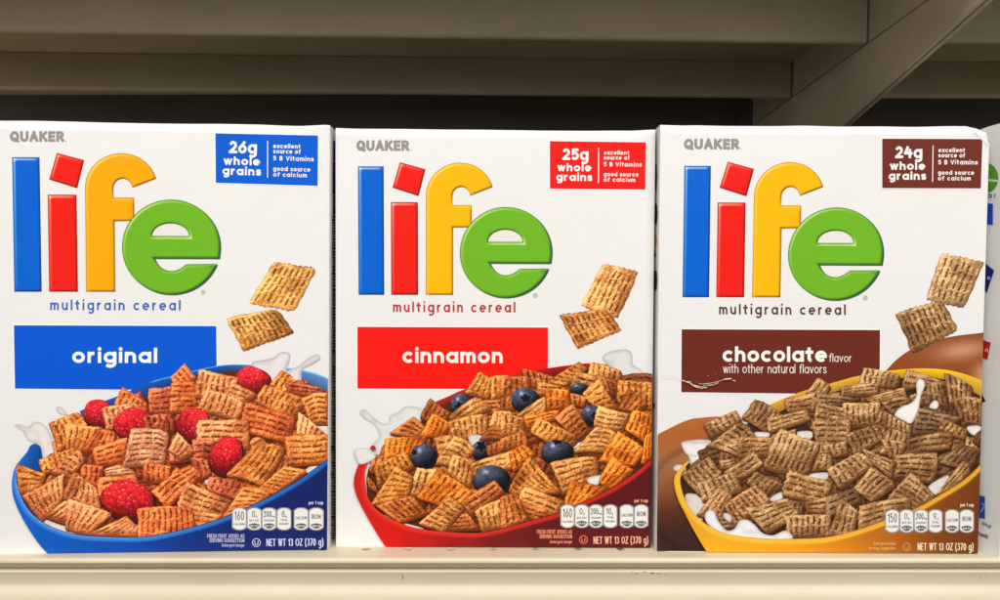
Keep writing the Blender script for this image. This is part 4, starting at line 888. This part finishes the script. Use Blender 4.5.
# ================================================================== carton 4: only its side shows at the right
P0 = deck_pt(998.2, 557.0); P1 = deck_pt(979, 549.3)
eb = (P1-P0); eb[2] = 0; eb /= np.linalg.norm(eb); n4 = np.array([eb[1], -eb[0], 0.0]); n4 = n4 if n4[0] < 0 else -n4
D4 = .066; W4 = .195; H4 = .2725
loc4 = P0+eb*D4/2-n4*W4/2; loc4[2] = 0
r4 = thing('cereal_box', 'white cereal box showing only its side panel, right of the chocolate one', 'cereal box', tuple(loc4), 'cereal boxes on the shelf')
def side_pts():
    nu, nv = 10, 40; V = []
    for j in range(nv):
        for i in range(nu):
            s_ = i/(nu-1)*D4; h = H4*j/(nv-1); o = .0007*(math.exp(-s_/.0012)+math.exp(-(D4-s_)/.0012)); t = max(0, (h-H4+.006)/.006)
            V.append(P0+eb*s_-n4*(o+.002*t*t)+np.array([0, 0, h+.0006*math.sin(s_*90)*max(0, (h-H4+.02)/.02)]))
    return np.array(V), nu, nv
V, nu, nv = side_pts(); Vl = list(V); F_ = quadgrid(nu, nv)
per = [(0, i) for i in range(nu)]+[(j, nu-1) for j in range(1, nv)]+[(nv-1, i) for i in range(nu-2, -1, -1)]+[(j, 0) for j in range(nv-2, 0, -1)]
idx = [j*nu+i for (j, i) in per]; prev = idx
for r_ in (.05, .5, .95, 1):
    cur = []
    for q in idx: cur.append(len(Vl)); Vl.append(V[q]-n4*W4*r_)
    for i in range(len(idx)): F_.append((prev[i], cur[i], cur[(i+1) % len(idx)], prev[(i+1) % len(idx)]))
    prev = cur
F_.append(tuple(prev)); o = mk('carton', Vl, F_, CARD, r4, loc=tuple(loc4)); o.data.polygons.foreach_set('use_smooth', [True]*len(o.data.polygons)); o.data.set_sharp_from_angle(angle=R(38))
class Side:
    """print laid on a carton's side plane"""
    def __init__(s, root, loc, p0, n, h=.00015): s.root = root; s.loc = loc; s.p0 = np.asarray(p0); s.n = np.asarray(n); s.layer = 0; s.h = h
    def nxt(s, k=1): s.layer += k; return s.layer
    def W(s, pts, layer):
        pts = np.asarray(pts, float); lay = np.asarray(layer, float); p = hit(pts[:, 0], pts[:, 1], s.p0, s.n)
        return p+s.n*((lay if lay.ndim == 0 else lay[:, None])*LAY+s.h)
s4 = Side(r4, loc4, P0, n4)
sp = Soup(s4)
g = [(986+12.5*math.cos(t), 178+15*math.sin(t)) for t in np.linspace(-1.35, 1.2, 14)]+[(984, 192), (984, 165)]
sp.put(g, [tuple(range(len(g)))], (88, 160, 48)); sp.put([(985, 178.5), (999, 180.2), (999, 182.2), (985, 181)], [(0, 1, 2, 3)], (226, 226, 220)); sp.build('side_logo')
sp = Soup(s4)
text(sp, 'al', 986, 197, 995, 198.5, 3.6, .9, (70, 90, 150)); sp.build('side_tagline')
for nm, q, cc in (('side_banner', [(984, 203), (993.2, 204), (993, 225.2), (984, 224)], (20, 84, 190)), ('side_banner', [(984, 262), (994.4, 270.5), (987, 293), (984, 290)], (24, 44, 120)),
                  ('side_banner', [(979, 338.5), (991, 342.5), (987.6, 360), (979, 356)], (196, 30, 34)), ('side_banner', [(978, 386), (986, 401.5), (981, 402.5), (978, 400)], (60, 32, 28)), ('side_banner', [(977, 494.5), (985.2, 496.5), (985.2, 519), (977, 517)], (30, 84, 176))):
    sp = Soup(s4); sp.put(q, [(0, 1, 2, 3)], cc)
    if cc == (196, 30, 34): text(sp, 'n', 985.2, 351.6, 988.2, 352.4, 3.2, .8, (240, 220, 210))
    if cc == (24, 44, 120): text(sp, 'o', 987, 279, 990, 280, 3, .8, (200, 205, 230))
    if cc == (30, 84, 176): text(sp, '7', 979.5, 512, 983.5, 513, 7, 1.2, (150, 180, 225))
    sp.build(nm)
sp = Soup(s4)
for y, x1, s_ in ((525, 990, 'and'), (536, 988, 'family')): text(sp, s_, 977.8 if s_ != 'and' else 981.5, y-1.2+.0*x1, x1, y+(x1-978)*.38-1.2, 2.8, .65, (82, 84, 88), .3)
sp.build('side_small_print')

# side print of cartons 1 and 3 that shows in the gaps
def side_plane(b, p, u, h):
    q = b.A+b.ex*u; q = q+np.array([0, 0, h]); n = np.cross(q-p, b.n); n /= np.linalg.norm(n); return n
n1_ = side_plane(b1, b1.B, b1.u2, b1.h2); n1_ = n1_ if n1_@b1.ex > 0 else -n1_
n3_ = side_plane(b3, b3.A, b3.u1, b3.h1); n3_ = n3_ if n3_@b3.ex < 0 else -n3_
s1 = Side(b1.root, b1.loc, b1.B, n1_, h=.00022)
sp = Soup(s1)
for (y0, y1, cc, xa) in ((141, 160, (24, 46, 118), 333), (162, 194, (20, 50, 150), 332.6), (196, 214, (60, 60, 64), 333)):
    sp.put([(xa, y0), (337, y0), (337, y1), (xa, y1)], [(0, 1, 2, 3)], cc)
y = 216.0
while y < 538:
    w = random.uniform(.9, 2.2); xx = 331.9-.004*(y-216)+random.uniform(-.3, .5)
    sp.put([(xx, y), (338, y+.4), (338, y+w+.4), (xx, y+w)], [(0, 1, 2, 3)], random.choice([(52, 50, 52), (90, 88, 90), (130, 126, 124)])); y += w+random.uniform(.8, 1.9)
sp.build('side_panel_print')
s3 = Side(b3.root, b3.loc, b3.A, n3_, h=.00022)
sp = Soup(s3)
for (y0, y1, cc, xr_) in ((163, 190, (58, 130, 44), 657.6), (203, 224, (74, 36, 32), 657.8), (234, 246, (226, 170, 30), 657.2), (252, 257, (120, 70, 50), 656.6), (270, 290, (92, 46, 36), 657.6), (402, 408, (150, 80, 50), 655.6)):
    q = [(652, y0), (xr_-.6, y0+1), (xr_, (y0+y1)/2), (xr_-.7, y1), (652, y1-1)]; sp.put(q, [(0, 1, 2, 3, 4)], cc)
sp.build('side_panel_print')

# ================================================================== lower shelf
def profile(name, prof, x0, x1, mat, parent, nseg=2, smooth=True, loc=(0, 0, 0), close=False):
    xs = np.linspace(x0, x1, nseg); n = len(prof); V = [(x, p[0], p[1]) for x in xs for p in prof]; f = []
    for k in range(nseg-1):
        for i in range(n-1 if not close else n):
            i2 = (i+1) % n; f.append((k*n+i, k*n+i2, (k+1)*n+i2, (k+1)*n+i))
    if close: f += [tuple(range(n)), tuple(range((nseg-1)*n, nseg*n))]
    o = mk(name, V, f, mat, parent, loc=loc)
    if smooth:
        o.data.polygons.foreach_set('use_smooth', [True]*len(o.data.polygons)); o.data.set_sharp_from_angle(angle=R(40))
    return o
X0, X1 = -.9, .9
sh = thing('store_shelf', 'cream enamel shelf with a rounded front edge that the cereal boxes stand on', 'shelf', (0, .7, -.03)); shl = (0, .7, -.03)
yf = .4985
# deck sheet with its row of round holes
hy = deck_pt(451, 548.7)[1]; hx0 = deck_pt(451, 548.0)[0]; pitch = deck_pt(493.3, 548)[0]-hx0; hr = .0029
loop = [(X0, yf), (X1, yf), (X1, .897), (X0, .897)]
V = []; F_ = []
hxs = [hx0+k*pitch for k in range(-22, 33) if abs(hx0+k*pitch) < .62]
ya, yc = hy-.006, hy+.006
def q4(a, b_, c, d):
    n = len(V); V.extend([(a, b_, 0), (c, b_, 0), (c, d, 0), (a, d, 0)]); F_.append((n, n+1, n+2, n+3))
q4(X0, yf, X1, ya); q4(X0, yc, X1, .897)
edges = [X0]+[h for h in hxs]+[X1]
prevx = X0
for h in hxs:
    q4(prevx, ya, h-.006, yc); prevx = h+.006
    m = 24; n = len(V)
    for k in range(m):
        t = 2*math.pi*k/m; c, s_ = math.cos(t), math.sin(t); kk = .006/max(abs(c), abs(s_)); V.append((h+c*kk, hy+s_*kk, 0))
    for (rr, zz) in ((hr+.0004, 0), (hr, -.0004), (hr, -.0016)):
        for k in range(m):
            t = 2*math.pi*k/m; V.append((h+rr*math.cos(t), hy+rr*math.sin(t), zz))
    for ring in range(3):
        for k in range(m): F_.append((n+ring*m+k, n+ring*m+(k+1) % m, n+(ring+1)*m+(k+1) % m, n+(ring+1)*m+k))
q4(prevx, ya, X1, yc)
mk('deck', V, F_, CREAM, sh, loc=shl)
profile('underside', [(.49, -.03), (.897, -.03)], X0, X1, GRIME_SHADE, sh, loc=shl)  # sheet coloured dark to stand for the shade inside the deck holes
nose = [(yf, 0), (yf-.0010, -.0001)]+[(yf-.0010-.0024*math.sin(t), -.0023+.0022*math.cos(t)) for t in np.linspace(0, math.pi/2, 8)]+[(yf-.0034, -.0026)]+[(yf-.0034+.0012*(1-math.cos(t)), -.0028-.0008*math.sin(t)) for t in np.linspace(0, math.pi/2, 6)]+[(yf+.0030, -.0037)]
profile('front_lip', nose, X0, X1, CREAM, sh, loc=shl)
rail = [(yf+.0030, -.0036), (yf+.0030, -.0080), (yf-.0008, -.0081), (yf-.0030, -.0080), (yf-.0036, -.0086), (yf-.0018, -.0165), (yf-.0021, -.0182), (yf-.0042, -.0205), (yf-.0056, -.0235), (yf-.0068, -.0280), (yf-.0072, -.0330), (yf-.0060, -.0370), (yf-.0020, -.0380)]
profile('price_rail', rail, X0, X1, CREAM_R, sh, loc=shl)
# scratches and grime on the rail
def rail_pt(x, y, k=.00012):
    d = rays(x, y); t = (yf-.0036-k)/d[1]; return CAM+d*t
V = []; F_ = []
def mark(x, y, w, h, a=0):
    n = len(V); m = 7
    for q in range(m):
        t = 2*math.pi*q/m; rr = random.uniform(.6, 1.1); dx, dy = w*rr*math.cos(t), h*rr*math.sin(t)
        V.append(rail_pt(x+dx*math.cos(a)-dy*math.sin(a), y+dx*math.sin(a)+dy*math.cos(a)))
    F_.append(tuple(range(n, n+m)))
for (x, y, w, h, a) in ((398.5, 574.8, .6, .6, 0), (402.4, 573.9, .8, .7, 0), (402.8, 577.0, .9, 1.6, .4), (632, 572.0, 2.6, .35, .2), (637, 573.0, 2, .4, .1), (645, 571.6, 3, .3, -.1), (652, 572.8, 3.2, .7, .1), (659, 573.4, 2.4, .35, 0), (666, 574.2, 1.2, .3, 0), (738, 566.2+6, .8, .4, 0), (974, 575, 1, .4, 0), (980, 577, 1.6, .35, .3), (985, 575.6, 1, .3, 0), (439, 598, .9, .5, -.9), (462, 595, .6, 1.2, .5), (215, 586, .8, .3, 0), (92, 580, .5, .4, 0), (840, 584, .6, .3, 0)):
    mark(x, y, w*.8, h*.8, a)
mk('grime_marks', V, F_, GRIME_SHADE, sh, loc=shl)

# ================================================================== upper shelf, seen from below
HR = HC+.200; HP = HC+.2335            # rib underside and pan height
XB = .2797                             # bracket plane
def rib_at(xp, yp, h): return hit(xp, yp, (0, 0, h), (0, 0, 1.0))
def shelf_above(x0, x1, label, skew, bracket):
    loc = ((x0+x1)/2, .7, HP); r = thing('store_shelf', label, 'shelf', loc)
    n = 9; rows = [.438, .56, .62, .68, .74, .80, .86, .897]
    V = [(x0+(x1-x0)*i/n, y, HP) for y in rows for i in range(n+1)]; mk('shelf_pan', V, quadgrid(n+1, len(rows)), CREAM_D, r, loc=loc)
    profile('pan_top', [(.438, HP+.030), (.897, HP+.030)], x0, x1, CREAM_D, r, loc=loc)
    # front edge of the upper shelf (above the picture) that keeps the lamp light off the ribs
    profile('front_lip', [(.440, HP), (.432, HP-.001), (.430, HP+.004), (.430, HP+.034), (.440, HP+.034)], x0, x1, CREAM_D, r, loc=loc, close=True)
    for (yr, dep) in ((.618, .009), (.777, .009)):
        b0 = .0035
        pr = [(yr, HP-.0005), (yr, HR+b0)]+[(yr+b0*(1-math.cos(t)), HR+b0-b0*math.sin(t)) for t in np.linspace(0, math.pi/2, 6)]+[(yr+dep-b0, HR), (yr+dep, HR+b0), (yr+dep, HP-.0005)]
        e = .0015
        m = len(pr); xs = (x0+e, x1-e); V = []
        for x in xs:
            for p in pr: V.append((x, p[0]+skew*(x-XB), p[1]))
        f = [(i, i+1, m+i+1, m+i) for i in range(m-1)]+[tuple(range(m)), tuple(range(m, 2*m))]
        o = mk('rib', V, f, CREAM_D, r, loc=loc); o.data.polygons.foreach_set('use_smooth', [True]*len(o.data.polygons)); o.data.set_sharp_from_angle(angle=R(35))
    if bracket:
        # tapering cantilever bracket: deep at the back, shallow in front, with a small turned flange
        def edge(y): return HR-(.0277+.158*(y-.515))
        ys = np.linspace(.441, .897, 16); V = []; f = []
        th = .0024
        prof = lambda y: [(x1+.0002, HP), (x1+.0002, HR+.0002), (x1+.0009, HR-.0004), (x1+.0009, edge(y)), (x1+.0014, edge(y)-.0008), (x1+.0030, edge(y)-.0008), (x1+.0030, edge(y)+.0016), (x1+.0042, edge(y)+.0016), (x1+.0042, edge(y)-.0010), (x1+.0072, edge(y)-.0010), (x1+.0072, HP)]
        for y in ys: V += [(p[0], y, p[1]) for p in prof(y)]
        m = 11
        for k in range(len(ys)-1):
            for i in range(m-1): f.append((k*m+i, k*m+i+1, (k+1)*m+i+1, (k+1)*m+i))
        f += [tuple(range(m)), tuple(range((len(ys)-1)*m, len(ys)*m))]
        mk('bracket', V, f, CREAM_D, r, loc=loc)
        # bent tab that sits in the seam
        V = [(x1-.0003, .441, HR+.0004), (x1-.0003, .897, HR+.0004), (x1-.0003, .897, HR-.0002), (x1-.0003, .441, HR-.0002)]
        mk('seam', V, [(0, 1, 2, 3)], GRIME_SHADE, r, loc=loc)
    return r
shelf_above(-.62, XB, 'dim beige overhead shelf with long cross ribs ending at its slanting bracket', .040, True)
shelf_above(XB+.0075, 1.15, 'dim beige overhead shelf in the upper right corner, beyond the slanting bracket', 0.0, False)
# back panel
bk = thing('back_panel', 'dark metal panel closing the back of the shelf bay behind the boxes', 'back panel', (-.05, .90, 0))
for (xa, xb) in ((-.95, .262), (.264, 1.2)):
    mk('panel_sheet', [(xa, .90, -.03), (xb, .90, -.03), (xb, .90, HP+.2), (xa, .90, HP+.2)], [(0, 1, 2, 3)], BACKM, bk, loc=(-.05, .90, 0))

mk('gap_backing', [(.25, .905, -.03), (.275, .905, -.03), (.275, .905, HP+.2), (.25, .905, HP+.2)], [(0, 1, 2, 3)], BACKM, bk, loc=(-.05, .90, 0))  # plane added behind the sheet gap so world light doesn't show through

# ================================================================== light: shop ceiling tubes in front of the shelf
w = bpy.data.worlds.new('World'); S.world = w; w.use_nodes = True
nt = w.node_tree; bg = nt.nodes['Background']; bg.inputs[0].default_value = (1.0, .94, .86, 1)
# the lit shop opposite: brightest at eye level, dim towards floor and ceiling
tc = nt.nodes.new('ShaderNodeTexCoord'); sx = nt.nodes.new('ShaderNodeSeparateXYZ'); nt.links.new(tc.outputs['Generated'], sx.inputs[0])
rw = nt.nodes.new('ShaderNodeValToRGB'); mr = nt.nodes.new('ShaderNodeMapRange'); mr.inputs['From Min'].default_value = -1; mr.inputs['From Max'].default_value = 1
nt.links.new(sx.outputs['Z'], mr.inputs['Value']); nt.links.new(mr.outputs[0], rw.inputs[0])
e = rw.color_ramp.elements; e[0].position = .40; e[0].color = (.015, .015, .015, 1); e[1].position = .75; e[1].color = (.15, .15, .15, 1)
for p_, v_ in ((.44, .25), (.475, .85), (.51, 1.1), (.58, .72)):
    q_ = e.new(p_); q_.color = (v_, v_, v_, 1)
ml = nt.nodes.new('ShaderNodeMath'); ml.operation = 'MULTIPLY'; ml.inputs[1].default_value = 1.3
nt.links.new(rw.outputs[0], ml.inputs[0]); nt.links.new(ml.outputs[0], bg.inputs[1])
def area_light(name, loc, target, sx, sy, power, col):
    d = bpy.data.lights.new(name, 'AREA'); d.shape = 'RECTANGLE'; d.size = sx; d.size_y = sy; d.energy = power; d.color = col
    o = bpy.data.objects.new(name, d); COL.objects.link(o); o.location = loc
    o.rotation_euler = (Vector(target)-Vector(loc)).to_track_quat('-Z', 'Y').to_euler(); return o
area_light('ceiling_lamp', (0.1, -1.05, 1.95), (0, .5, .1), 3.2, .5, 80, (1.0, .99, .975))
S.view_settings.view_transform = 'Standard'; S.view_settings.look = 'None'; S.view_settings.exposure = 0; S.view_settings.gamma = 1
S.render.engine = 'CYCLES'
S.cycles.max_bounces = 6
